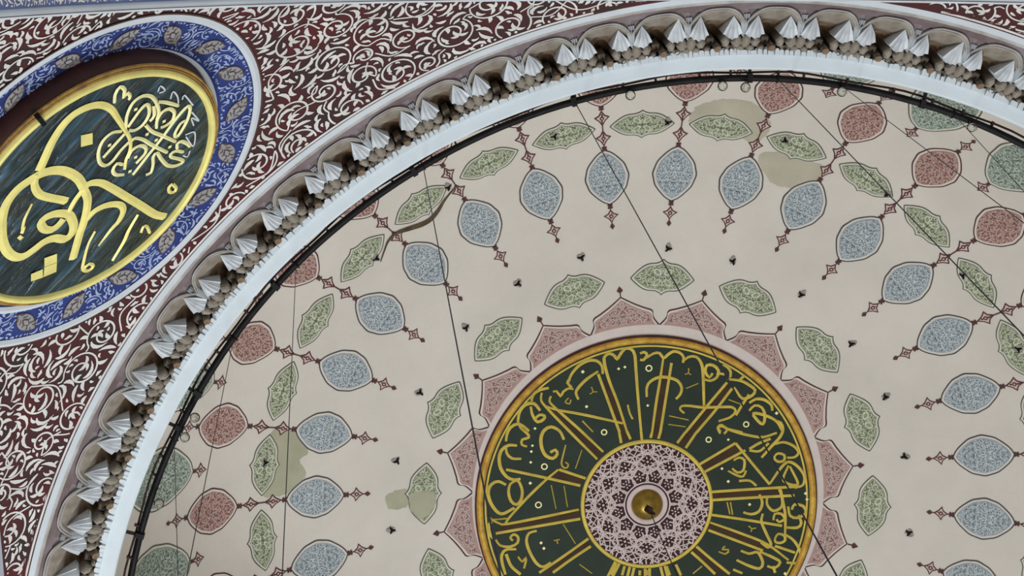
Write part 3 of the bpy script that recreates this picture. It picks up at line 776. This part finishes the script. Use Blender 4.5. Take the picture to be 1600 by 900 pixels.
RING_C = (-0.005, 0.067)
sf0 = sphere_map(n0, u0, v0)
def ok_nw(a, b):
    if math.hypot(a - RING_C[0], b - RING_C[1]) < 1.475: return False
    p = sf0(a, b, 0)
    return p[2] > 12.4 and in_pendentive(p, 0.012)
mb = pendentive('wall_left', -3 * PI / 4)
arabesque(mb, sf0, ok_nw, (-5.4, 5.4, -3.4, 2.6), 17, 'vine', 0.9)
def edge_line(r, w):
    z = SZ + math.sqrt(SR * SR - r * r)
    def f(a, b, hh):
        rr = r + b; d = Vector((rr * math.cos(a), rr * math.sin(a), z - b * r / (z - SZ))) - SC
        return tuple(SC + d.normalized() * (SR - hh))
    return f
def add_edge(mb, a0, a1):
    f = edge_line(5.722, 0); A = np.linspace(a0, a1, 80)
    mb.grid([[f(a, b, 0.008) for a in A] for b in (-0.007, 0.007)], 'vine', False)
add_edge(mb, math.radians(193), math.radians(257))
wall_l = mb.build('wall_left')
tag(wall_l, 'dark red pendentive covered with ivory scrolling vines around a blue ring', 'pendentive', kind='structure')

# blue ring painted round the roundel
mb = MB()
cx, cy = RING_C
def ring_pts(r, n=120, c=RING_C): return circle(c[0], c[1], r, n)
mb.grid([[sf0(*p, 0.006) for p in ring_pts(r)] for r in (0.98, 1.1, 1.2, 1.3, 1.40)], 'cobalt', True, wrap=True)
ribbon(mb, ring_pts(1.425), 0.058, 'border', sf0, 0.012, ridge=0.012, closed=True)
ribbon(mb, ring_pts(1.459), 0.014, 'umber', sf0, 0.010, closed=True)
ribbon(mb, ring_pts(1.125, c=(-0.03, 0.10)), 0.055, 'border', sf0, 0.012, ridge=0.010, closed=True)
NP = 19
for k in range(NP):
    a = 2 * PI * k / NP; rm = 1.265
    def sfl(p, q, h, a=a):
        r = rm + p; return sf0(cx + r * math.cos(a + q / rm), cy + r * math.sin(a + q / rm), h)
    tilt = 0.9 if k % 2 else -0.9
    ct, st = math.cos(tilt), math.sin(tilt)
    def rt(x, y): return (x * ct - y * st, x * st + y * ct)
    for sc_, key, h in ((1, 'umber', 0.011), (0.90, 'palmette', 0.013), (0.36, 'umber', 0.015), (0.26, 'palmette', 0.017)):
        blob(mb, [rt(x - 0.13 * sc_, y) for x, y in lemon(0.26 * sc_, 0.070 * sc_, 0.8, 10)], key, sfl, h, 2)
    for dx in (-0.10, -0.06, -0.02, 0.03, 0.07):
        for sg in (-1, 1):
            ribbon(mb, [rt(dx, sg * 0.012), rt(dx + .022, sg * .03), rt(dx + 0.024, sg * 0.046)], 0.0065, 'umber', sfl, 0.019)
def ok_ring(a, b):
    r = math.hypot(a - cx, b - cy)
    if not (1.14 < r < 1.39): return False
    t = math.atan2(b - cy, a - cx) % (2 * PI)
    k = t / (2 * PI / NP)
    return abs(k - round(k)) > 0.22 or abs(r - 1.265) > 0.10
arabesque(mb, sf0, ok_ring, (cx - 1.45, cx + 1.45, cy - 1.45, cy + 1.45), 29, 'skyvine', 0.55, 0.010)
mb.build('painted_ring', wall_l, None, 'cobalt blue ring with pale scrolls and buff palmettes')

# right pendentive, of which only its upper strip shows
d1 = Vector((3.9, -4.6, 5.0)).normalized(); n1 = -d1
u1 = Vector((0, 0, 1)).cross(n1).normalized(); v1 = n1.cross(u1)
sf1 = sphere_map(n1, u1, v1)
def ok_ne(a, b):
    p = sf1(a, b, 0)
    return p[2] > 13.8 and p[0] < 5.0 and in_pendentive(p, 0.012)
mb = pendentive('wall_right', -PI / 4)
arabesque(mb, sf1, ok_ne, (-5.0, 5.0, -3.4, 2.0), 23, 'vine', 0.85)
add_edge(mb, math.radians(-77), math.radians(-13))
wall_r = mb.build('wall_right')
tag(wall_r, 'sliver of dark pendentive with ivory vines above the cornice at right', 'pendentive', kind='structure')

# arch over the near side: moulded edge and painted soffit
def arch_pt(t, dy, dr=0.0):
    X = (5.663 - dr) * math.sin(t); Y = -YA - dy; Z = 10.007 + (5.663 - dr) * math.cos(t)
    return (X * math.cos(PSI) - Y * math.sin(PSI), X * math.sin(PSI) + Y * math.cos(PSI), Z)
TS = np.linspace(-1.5, 1.5, 121)
mb = MB()
mb.grid([[arch_pt(t, dy, dr) for t in TS] for dy, dr in ((-0.036, -0.34), (-0.036, -0.004), (-0.026, 0.010), (0.014, 0.010), (0.022, 0.0))], 'border', True)
mb.grid([[arch_pt(t, dy, 0.014) for t in TS] for dy in (-0.022, -0.017)], 'umber', False)
arch_edge = mb.build('trim_1')
tag(arch_edge, 'pale grey moulded edge of the arch along the top', 'moulding', kind='structure')
mb = MB()
mb.grid([[arch_pt(t, dy) for t in TS] for dy in (0.018, 0.2, 0.4, 0.8, 1.2, 1.6)], 'soffit', True)
def sf_s(a, b, h): return arch_pt(a / YA, b, h)
def ok_s(a, b): return 0.034 < b < 0.30 and -7.2 < a < 3.2
arabesque(mb, sf_s, ok_s, (-7.4, 3.4, 0.02, 0.32), 31, 'offwhite', 0.42, 0.006)
soff = mb.build('trim_2')
tag(soff, 'faded blue arch underside with white painted scrolls at the top edge', 'arch', kind='structure')

# ------------------------------------------------------------------ cornice
corn = MB()
NC = 320
def ringrow(r, z, n=NC): return [(r * math.cos(2 * PI * k / n), r * math.sin(2 * PI * k / n), z) for k in range(n)]
corn.grid([ringrow(r, z) for r, z in ((5.706, 15.945), (5.698, 15.965), (5.668, 15.97), (5.658, 16.0))], 'border', True, wrap=True)
corn.grid([ringrow(r, z) for r, z in ((5.658, 16.0), (5.645, 16.005), (5.636, 16.03))], 'rim', True, wrap=True)
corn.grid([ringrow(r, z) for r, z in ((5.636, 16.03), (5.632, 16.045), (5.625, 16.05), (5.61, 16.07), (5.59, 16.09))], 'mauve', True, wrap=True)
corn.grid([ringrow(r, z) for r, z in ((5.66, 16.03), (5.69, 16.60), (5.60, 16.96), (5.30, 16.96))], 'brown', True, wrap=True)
cornice = corn.build('trim_3')
tag(cornice, 'grey plaster stalactite cornice running round the foot of the dome', 'cornice', kind='structure')

HW = math.radians(2.25)
def cor(x, s, d):
    r = 5.622 - 0.362 * s - 0.15 * d; z = 16.06 + 0.46 * s - 1.0 * d
    return (r * math.cos(x * HW), r * math.sin(x * HW), z)
def sst(t): 
    t = min(1, max(0, t)); return t * t * (3 - 2 * t)
def arch_s(x): return 0.03 + 0.32 * abs(x / 0.97) ** 3.2
def bowl_mesh():
    mb = MB()
    xs = np.linspace(-1, 1, 33)
    mb.grid([[cor(x, s_, 0.0) for x in xs] for s_ in (-0.08, 0.0)], 'mauve', False)
    mb.grid([[cor(x, 0.0, 0.0) for x in xs], [cor(x, min(arch_s(x), 0.40), -0.01) for x in xs]], 'mauve', False)
    xa = np.linspace(-0.97, 0.97, 37)
    # thin double rim
    prof = [(0.0, -0.01), (0.004, 0.030), (0.022, 0.034), (0.034, 0.012), (0.046, 0.006), (0.06, 0.016), (0.078, 0.012), (0.084, -0.02)]
    mb.grid([[cor(x * (1 - o * 0.5), arch_s(x) + o, d) for x in xa] for o, d in prof], 'rim', False)
    # concave shell, softly ribbed, sinking to a dark hollow
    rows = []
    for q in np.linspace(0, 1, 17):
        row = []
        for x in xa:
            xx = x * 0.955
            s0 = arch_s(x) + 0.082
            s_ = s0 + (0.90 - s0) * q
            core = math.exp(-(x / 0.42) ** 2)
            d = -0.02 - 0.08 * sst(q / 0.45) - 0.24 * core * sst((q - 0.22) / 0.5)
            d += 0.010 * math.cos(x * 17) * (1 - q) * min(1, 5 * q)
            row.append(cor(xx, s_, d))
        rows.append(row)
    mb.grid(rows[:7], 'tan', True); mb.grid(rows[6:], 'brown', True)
    return mb
def fan_mesh(side, seed=0):
    """Pleated plaster fan standing between the hollow and the pier."""
    mb = MB(); rn = random.Random(seed)
    ap = (side * (0.60 + rn.uniform(-.05, .06)), 0.23 + rn.uniform(-.02, .04), -0.02)
    n = 9
    xs = np.linspace(0.25 + rn.uniform(-.03, .03), 0.96, n) + np.array([0] + [rn.uniform(-.022, .022) for _ in range(7)] + [0])
    base = []; mid = []
    for i, x in enumerate(xs):
        up = i % 2 == 0
        t = (i - 4) / 4
        s_ = 0.71 - 0.10 * t * t + rn.uniform(-.015, .02)
        lean = 0.035 * (1 - t * t)
        base.append((side * x, s_, 0.020 + lean + (0.016 if up else -0.016) * rn.uniform(.6, 1.5)))
        mid.append((side * (0.60 + (x - 0.60) * 0.62), 0.25 + (s_ - 0.25) * 0.55, 0.005 + lean * 0.8 + (0.012 if up else -0.012) * rn.uniform(.6, 1.5)))
    vs = [cor(*ap)] + [cor(*p) for p in mid] + [cor(*p) for p in base] + [cor(b[0] * 0.98, b[1] + 0.015, -0.16) for b in base]
    fs = []
    for i in range(n - 1):
        fs.append((0, 1 + i, 2 + i)); fs.append((1 + i, 1 + n + i, 2 + n + i, 2 + i)); fs.append((1 + n + i, 1 + 2 * n + i, 2 + 2 * n + i, 2 + n + i))
    mb.add(vs, fs, 'fan')
    for i, f in ((0, 0.95), (n - 1, 1.04)):
        b = base[i]; m_ = mid[i]
        mb.add([cor(*ap), cor(*m_), cor(*b), cor(b[0] * f, b[1], -0.16), cor(m_[0], m_[1], -0.12), cor(ap[0], ap[1] + .02, -0.10)], [(0, 1, 2, 3, 4, 5)], 'fan')
    return mb
def pier_mesh():
    mb = MB()
    pts_t = [(0.84, 0.34, -0.03), (0.90, 0.30, 0.012), (0.96, 0.33, -0.02), (1.0, 0.26, 0.020), (1.04, 0.33, -0.02), (1.10, 0.30, 0.012), (1.16, 0.34, -0.03)]
    pts_b = [(0.91, 0.62, 0.01), (0.94, 0.64, 0.035), (0.97, 0.66, 0.01), (1.0, 0.69, 0.045), (1.03, 0.66, 0.01), (1.06, 0.64, 0.035), (1.09, 0.62, 0.01)]
    mb.grid([[cor(*p) for p in pts_t], [cor(*p) for p in pts_b], [cor(p[0], p[1] + .02, -.14) for p in pts_b]], 'fan', False)
    for x in (0.92, 1.0, 1.08):
        pr = [cor(x - .035, .20, .0), cor(x + .035, .20, .0), cor(x + .03, .29, .0), cor(x - .03, .29, .0), cor(x, .185, .03), cor(x, .28, .035)]
        mb.add(pr, [(0, 1, 4), (1, 2, 5, 4), (2, 3, 5), (3, 0, 4, 5)], 'fan')
    return mb
def cell_mesh(x0, s0, rx, rs, d0, d1, kind):
    """Small hanging block of the lower tier: plain faceted, hollowed, or with a knob."""
    mb = MB(); rn = random.Random(int(1000 * (x0 + 3) + 17 * kind)); n = rn.choice((5, 6, 6, 8)); rows = []
    jit = [rn.uniform(0.82, 1.12) for _ in range(n)]; ph = rn.uniform(0, 1); tip = (rn.uniform(-.3, .3), rn.uniform(-.3, .3))
    prof = [(1.02, d0 - 0.20), (1.0, d0), (0.72, d0 + (d1 - d0) * .7)]
    prof += [(0.60, d1), (0.38, d1 - 0.05)] if kind else [(0.30, d1 + .006)]
    for i, (f, d) in enumerate(prof):
        sh = 1 - f if i > 1 and not kind else 0
        rows.append([cor(x0 + rx * (f * jit[k] * math.cos(2 * PI * (k + ph) / n) + sh * tip[0]), s0 + rs * (f * jit[k] * math.sin(2 * PI * (k + ph) / n) + sh * tip[1]), d) for k in range(n)])
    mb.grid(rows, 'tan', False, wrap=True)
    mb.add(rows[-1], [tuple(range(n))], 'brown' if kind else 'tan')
    if kind == 2:
        r2 = [[cor(x0 + rx * f * math.cos(2 * PI * k / 8), s0 + rs * f * math.sin(2 * PI * k / 8), d) for k in range(8)] for f, d in ((0.72, d1 - .05), (0.72, d1 + .02), (0.55, d1 + .03), (0.30, d1 + 0.02))]
        mb.grid(r2, 'brown', True, wrap=True); mb.add(r2[-1], [tuple(range(8))], 'brown')
    return mb
niche_me = bowl_mesh().mesh('niche')
fans_l = [fan_mesh(-1, 3 + i).mesh('fan') for i in range(4)]; fans_r = [fan_mesh(1, 13 + i).mesh('fan') for i in range(4)]
pier_me = pier_mesh().mesh('pier')
cells = [cell_mesh(-0.84, 0.82, 0.20, 0.15, 0.0, 0.035, 0), cell_mesh(-0.46, 0.86, 0.21, 0.14, -0.03, 0.015, 0), cell_mesh(-0.06, 0.88, 0.20, 0.12, -0.10, -0.06, 1),
         cell_mesh(0.16, 0.95, 0.19, 0.10, -0.02, 0.02, 2), cell_mesh(0.46, 0.84, 0.20, 0.15, -0.03, 0.012, 0), cell_mesh(0.84, 0.82, 0.20, 0.15, 0.0, 0.035, 0),
         cell_mesh(-0.62, 0.97, 0.18, 0.08, 0.0, 0.03, 0), cell_mesh(0.66, 0.97, 0.18, 0.08, 0.0, 0.03, 1), cell_mesh(-0.22, 0.98, 0.16, 0.08, -0.02, 0.015, 0), cell_mesh(1.02, 0.96, 0.16, 0.09, 0.0, 0.03, 0)]
tier = MB()
for c in cells:
    o = len(tier.v)
    tier.v += c.v; tier.sm += c.sm
    tier.f += [tuple(i + o for i in f) for f in c.f]; tier.m += [tier.mi(c.mats[k]) for k in c.m]
tier_me = tier.mesh('cell_tier')
for k in range(80):
    a = math.radians(194.55 + k * 4.5)
    nch = link('niche', niche_me, cornice); nch.rotation_euler = (0, 0, a)
    for nm, me in (('fan', fans_l[(k * 7 + k // 3) % 4]), ('fan', fans_r[(k * 5 + k // 2) % 4]), ('pier', pier_me), ('cell_tier', tier_me)):
        link(nm, me, nch)

# white ledge above the cornice
mb = MB()
NL = 1600
def scal(k): return 5.262 + 0.016 * abs(math.sin(PI * k / 4 * 1.0)) + 0.008 * math.sin(k * 0.7)
def lrow(fr, z): return [(fr(k) * math.cos(2 * PI * k / NL), fr(k) * math.sin(2 * PI * k / NL), z) for k in range(NL)]
mb.grid([lrow(lambda k: scal(k) + 0.0, 16.60), lrow(lambda k: scal(k), 16.525), lrow(lambda k: 5.235, 16.52), lrow(lambda k: 5.12, 16.53), lrow(lambda k: 5.105, 16.545), lrow(lambda k: 5.10, 16.62), lrow(lambda k: 5.13, 16.70), lrow(lambda k: 5.26, 16.98), lrow(lambda k: 5.72, 17.0)], 'white', False, wrap=True)
ledge = mb.build('trim_4')
lace = MB(); rnd = random.Random(12)
for k in range(800):
    a = 2 * PI * (k + rnd.uniform(-.3, .3)) / 800; w = rnd.uniform(0.013, 0.026); d = rnd.uniform(0.004, 0.026); zz = 16.49 + rnd.uniform(-.012, .012)
    e = [(-w, -0.03), (w, -0.03), (w * .9, d * .45), (w * .45, d), (-w * .45, d), (-w * .9, d * .45)]
    lo = [((5.25 + y) * math.cos(a + x / 5.25), (5.25 + y) * math.sin(a + x / 5.25), zz) for x, y in e]
    hi = [(p[0], p[1], 16.54) for p in lo]
    lace.add(lo + hi, [(0, 1, 2, 3, 4, 5)] + [(i, (i + 1) % 6, (i + 1) % 6 + 6, i + 6) for i in range(6)], 'white')
lace.build('scalloped_edge', ledge)
tag(ledge, 'plain white ledge with scalloped outer edge above the cornice', 'ledge', kind='structure')

# ------------------------------------------------------------------ iron lamp rail
rail = empty('lamp_rail', (0, 0, 17.02), 'black iron lamp rail ring running round inside the white ledge', 'rail')
mb = MB()
rnd = random.Random(9)
tube(mb, [(5.0 * math.cos(2 * PI * k / 240), 5.0 * math.sin(2 * PI * k / 240), 0.012 * math.sin(k * .31)) for k in range(240)], 0.028, 'iron', 8, True)
mb.build('ring_bar', rail)
mb = MB()
tube(mb, [((5.048 + .010 * math.sin(k * .9)) * math.cos(2 * PI * k / 240), (5.048 + .010 * math.sin(k * .9)) * math.sin(2 * PI * k / 240), 0.03 + 0.01 * math.sin(k * .5)) for k in range(240)], 0.009, 'rust', 6, True)
mb.build('cable', rail, None, 'thin brown cable beside the main bar')
arm = MB()
box(arm, Vector((5.055, 0, 0)), Vector((0.075, 0, 0)), Vector((0, 0.012, 0)), Vector((0, 0, 0.012)), 'iron')
box(arm, Vector((5.0, 0, -0.005)), Vector((0.036, 0, 0)), Vector((0, 0.020, 0)), Vector((0, 0, 0.036)), 'iron')
box(arm, Vector((5.14, 0, -0.16)), Vector((0.010, 0, 0)), Vector((0, 0.014, 0)), Vector((0, 0, 0.17)), 'iron')
arm_me = arm.mesh('bracket')
tie = MB()
box(tie, Vector((5.025, 0, 0.012)), Vector((0.040, 0, 0)), Vector((0, 0.008, 0)), Vector((0, 0, 0.02)), 'rust')
tie_me = tie.mesh('cable_tie')
ang = [195.68, 206.5, 210.2, 222.45, 238.8, 254.56, 270.66, 286.77] + [303 + 16 * k for k in range(9)] + [71.5 + 16 * k for k in range(8)]
for a in ang:
    o = link('bracket', arm_me, rail); o.rotation_euler = (0, 0, math.radians(a))
for k in range(34):
    o = link('cable_tie', tie_me, rail); o.rotation_euler = (0, 0, math.radians(190 + k * 3.6 + rnd.uniform(-1, 1)))

# glass lamp cups still hanging on the rail
LAMPS = [(4.955, -100.35, 'small glass lamp cup under the rail, leftmost along the top'),
         (4.945, -91.9, 'left glass lamp cup of the close pair below the rail at top centre'),
         (4.930, -89.8, 'right glass lamp cup of the close pair below the rail at top centre'),
         (4.930, -151.8, 'glass lamp cup beside the second red medallion at left, upper one of two'),
         (4.932, -153.9, 'glass lamp cup above a grey green medallion at left, lower one of two'),
         (4.925, -160.7, 'glass lamp cup hanging before the lower end of a grey green medallion at left'),
         (4.955, -80.9, 'small glass lamp cup under the rail right of the top red medallion'),
         (4.957, -68.3, 'small glass lamp cup before the grey green medallion at upper right')]
for r, a, lab in LAMPS:
    a = math.radians(a)
    lamp = empty('glass_lamp', (r * math.cos(a), r * math.sin(a), 16.93), lab, 'lamp', 'glass lamp cups on the rail')
    F = (Vector((0, 0, 0)), Vector((1, 0, 0)), Vector((0, 1, 0)), Vector((0, 0, 1)))
    mb = MB(); lathe(mb, [(0.0, -0.06), (0.016, -0.058), (0.026, -0.045), (0.030, -0.01), (0.034, 0.03), (0.031, 0.03), (0.027, -0.01), (0.022, -0.042), (0.0, -0.05)], F, 'glass', 20)
    mb.build('cup', lamp)
    mb = MB(); tube(mb, [(0.036 * math.cos(t), 0.036 * math.sin(t), 0.03) for t in np.linspace(0, 2 * PI, 25)[:-1]], 0.0045, 'wire', 6, True)
    dx, dy = math.cos(a), math.sin(a)
    tube(mb, [(0.036 * dx, 0.036 * dy, 0.03), (0.05 * dx, 0.05 * dy, 0.06), ((5.0 - r) * dx, (5.0 - r) * dy, 0.09)], 0.004, 'wire', 6)
    mb.build('wire_ring', lamp)

# ------------------------------------------------------------------ suspension wires
WIRES = [(-105.37, 0.1605, 'long thin wire crossing the right half of the central disc from the rail'),
         (-120.22, 0.0120, 'thin wire passing just left of the central disc rim'),
         (-134.82, 0.0485, 'thin wire dropping across the sage cartouches at left'),
         (-143.66, 0.0340, 'thin wire crossing two red medallions at left'),
         (-86.82, 0.1160, 'thin dark wire from the top red medallion down to the right edge'),
         (-80.98, 0.0755, 'thin wire crossing the red medallions at upper right'),
         (-70.18, 0.1660, 'short visible wire near the grey green medallion at the right edge'),
         (-154.63, 0.1315, 'faint wire between the grey green and red medallions at far left')]
for i, (a, m_, lab) in enumerate(WIRES):
    a = math.radians(a); X, Y = 5.0 * math.cos(a), 5.0 * math.sin(a)
    w = empty('suspension_wire', (X, Y, 17.0), lab, 'wire', 'wires hung from the lamp rail')
    mb = MB(); z1 = 3.0; k = m_ * (17.02 - z1) / 6.02
    tube(mb, [(-X * k * t, -Y * k * t, (z1 - 17.0) * t) for t in np.linspace(0, 1, 9)], 0.0038 if i in (0, 1, 4) else 0.0030, 'wire', 6)
    mb.build('strand', w)
    mb = MB(); dx, dy = math.cos(a), math.sin(a)
    tube(mb, [(0.032 * math.cos(t) * dx, 0.032 * math.cos(t) * dy, 0.02 + 0.034 * math.sin(t)) for t in np.linspace(0, 2 * PI, 13)[:-1]], 0.006, 'iron', 6, True)
    mb.build('loop', w)
w = empty('chandelier_wire', (MX + 0.012, MY + 0.03, 22.36), 'thin dark wire hanging from the hook of the brass boss', 'wire')
mb = MB(); tube(mb, [(0, 0, 0), (0.03, 0.09, -0.9), (0.10, 0.25, -3.0), (0.35, 0.9, -12)], 0.0055, 'wire', 6)
mb.build('strand', w)
mb = MB(); tube(mb, [(0.02 * math.cos(t), 0, 0.0 + 0.02 * math.sin(t)) for t in np.linspace(0, 2 * PI, 13)[:-1]], 0.005, 'iron', 6, True)
mb.build('loop', w)

# ------------------------------------------------------------------ framed calligraphy roundel on the pendentive
H = 0.27
RC = P0 + n0 * H + u0 * 0.0474 + v0 * 0.2212
rnd_t = empty('calligraphy_roundel', RC, 'round dark teal panel of gold script in a gold frame on the red pendentive', 'roundel')
def rl(a, b, h): return tuple(u0 * a + v0 * b + n0 * h)
RO = 1.024
mb = MB(); base = []
rows = [[], [], [], []]
for k in range(96):
    t = 2 * PI * k / 96
    b_ = Vector(sf0(0.01 + 1.09 * math.cos(t), 0.155 + 1.09 * math.sin(t), 0.0)) - RC
    p1 = Vector(rl((RO + .004) * math.cos(t), (RO + .004) * math.sin(t), -0.002))
    rows[0].append(b_); rows[1].append(b_ + (p1 - b_) * .15); rows[2].append(p1); rows[3].append(Vector(rl(.9 * math.cos(t), .9 * math.sin(t), -0.004)))
mb.grid(rows, 'oak', True, wrap=True)
mb.build('backing_drum', rnd_t, None, 'dark brown wooden drum behind the frame')
mb = MB()
def rrow(r, h, n=128): return [rl(r * math.cos(2 * PI * k / n), r * math.sin(2 * PI * k / n), h) for k in range(n)]
for key, prof in (('gold_old', ((RO + .005, -0.012), (RO + .006, 0.0), (RO - 0.004, 0.008), (RO - 0.010, 0.003))),
                  ('umber', ((RO - 0.010, 0.003), (RO - 0.015, 0.003))),
                  ('gold_old', ((RO - 0.015, 0.003), (RO - 0.020, 0.016), (RO - 0.026, 0.008))),
                  ('umber', ((RO - 0.026, 0.008), (RO - 0.031, 0.008))),
                  ('gold_bright', ((RO - 0.031, 0.008), (RO - 0.038, 0.026), (RO - 0.048, 0.038), (RO - 0.062, 0.038), (RO - 0.076, 0.028), (RO - 0.084, 0.0)))):
    mb.grid([rrow(r, h) for r, h in prof], key, True, wrap=True)
fr = mb.build('frame', rnd_t, None, 'moulded gold frame')
mb = MB()
t0 = 1.30
box(mb, Vector(rl((RO - .03) * math.cos(t0), (RO - .03) * math.sin(t0), .03)), Vector(rl(-.016 * math.sin(t0), .016 * math.cos(t0), 0)), Vector(rl(.05 * math.cos(t0), .05 * math.sin(t0), 0)), Vector(rl(0, 0, .022)), 'iron')
mb.build('clip', fr, None, 'dark clip across the gold frame')
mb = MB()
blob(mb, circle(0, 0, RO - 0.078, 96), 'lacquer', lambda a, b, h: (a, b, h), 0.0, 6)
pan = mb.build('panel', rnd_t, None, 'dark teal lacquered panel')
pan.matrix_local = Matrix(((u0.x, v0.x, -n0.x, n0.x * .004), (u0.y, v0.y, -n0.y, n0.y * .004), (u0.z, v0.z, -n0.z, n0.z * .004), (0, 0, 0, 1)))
OX, OY = 0.0474, 0.2212
def rs(l): return [(l[i] / 1000 - OX, l[i + 1] / 1000 - OY) for i in range(0, len(l), 2)]
mb = MB(); mb2 = MB()
for i, (w, l) in enumerate(RND_STROKES):
    p = smooth_path(rs(l), 0.02)
    tgt, key = (mb, 'gold_bright') if i < 13 else (mb2, 'gold_pale')
    ribbon(tgt, p, [x / 1000 * (1.28 if i < 13 else 1.45) for x in w], key, rl, 0.012, ridge=0.010)
for l in RND_QUADS:
    q = rs(l); c = np.mean(q, 0)
    blob(mb, [tuple(c + (np.array(p) - c) * .96) for p in q], 'gold_bright', rl, 0.016, 1)
mb.build('gold_script', rnd_t, None, 'broad gold script strokes')
for x, y in RND_DOTS:
    x = x / 1000 - OX; y = y / 1000 - OY; r = 0.018
    blob(mb2, [(x + r, y), (x, y + r), (x - r, y), (x, y - r)], 'gold_pale', rl, 0.020, 1)
for w, l in RND_FLICKS:
    ribbon(mb2, smooth_path(rs(l), 0.02), [x / 1000 for x in w], 'border', rl, 0.014)
mb2.build('fine_script', rnd_t, None, 'fine pale gold interlaced script')
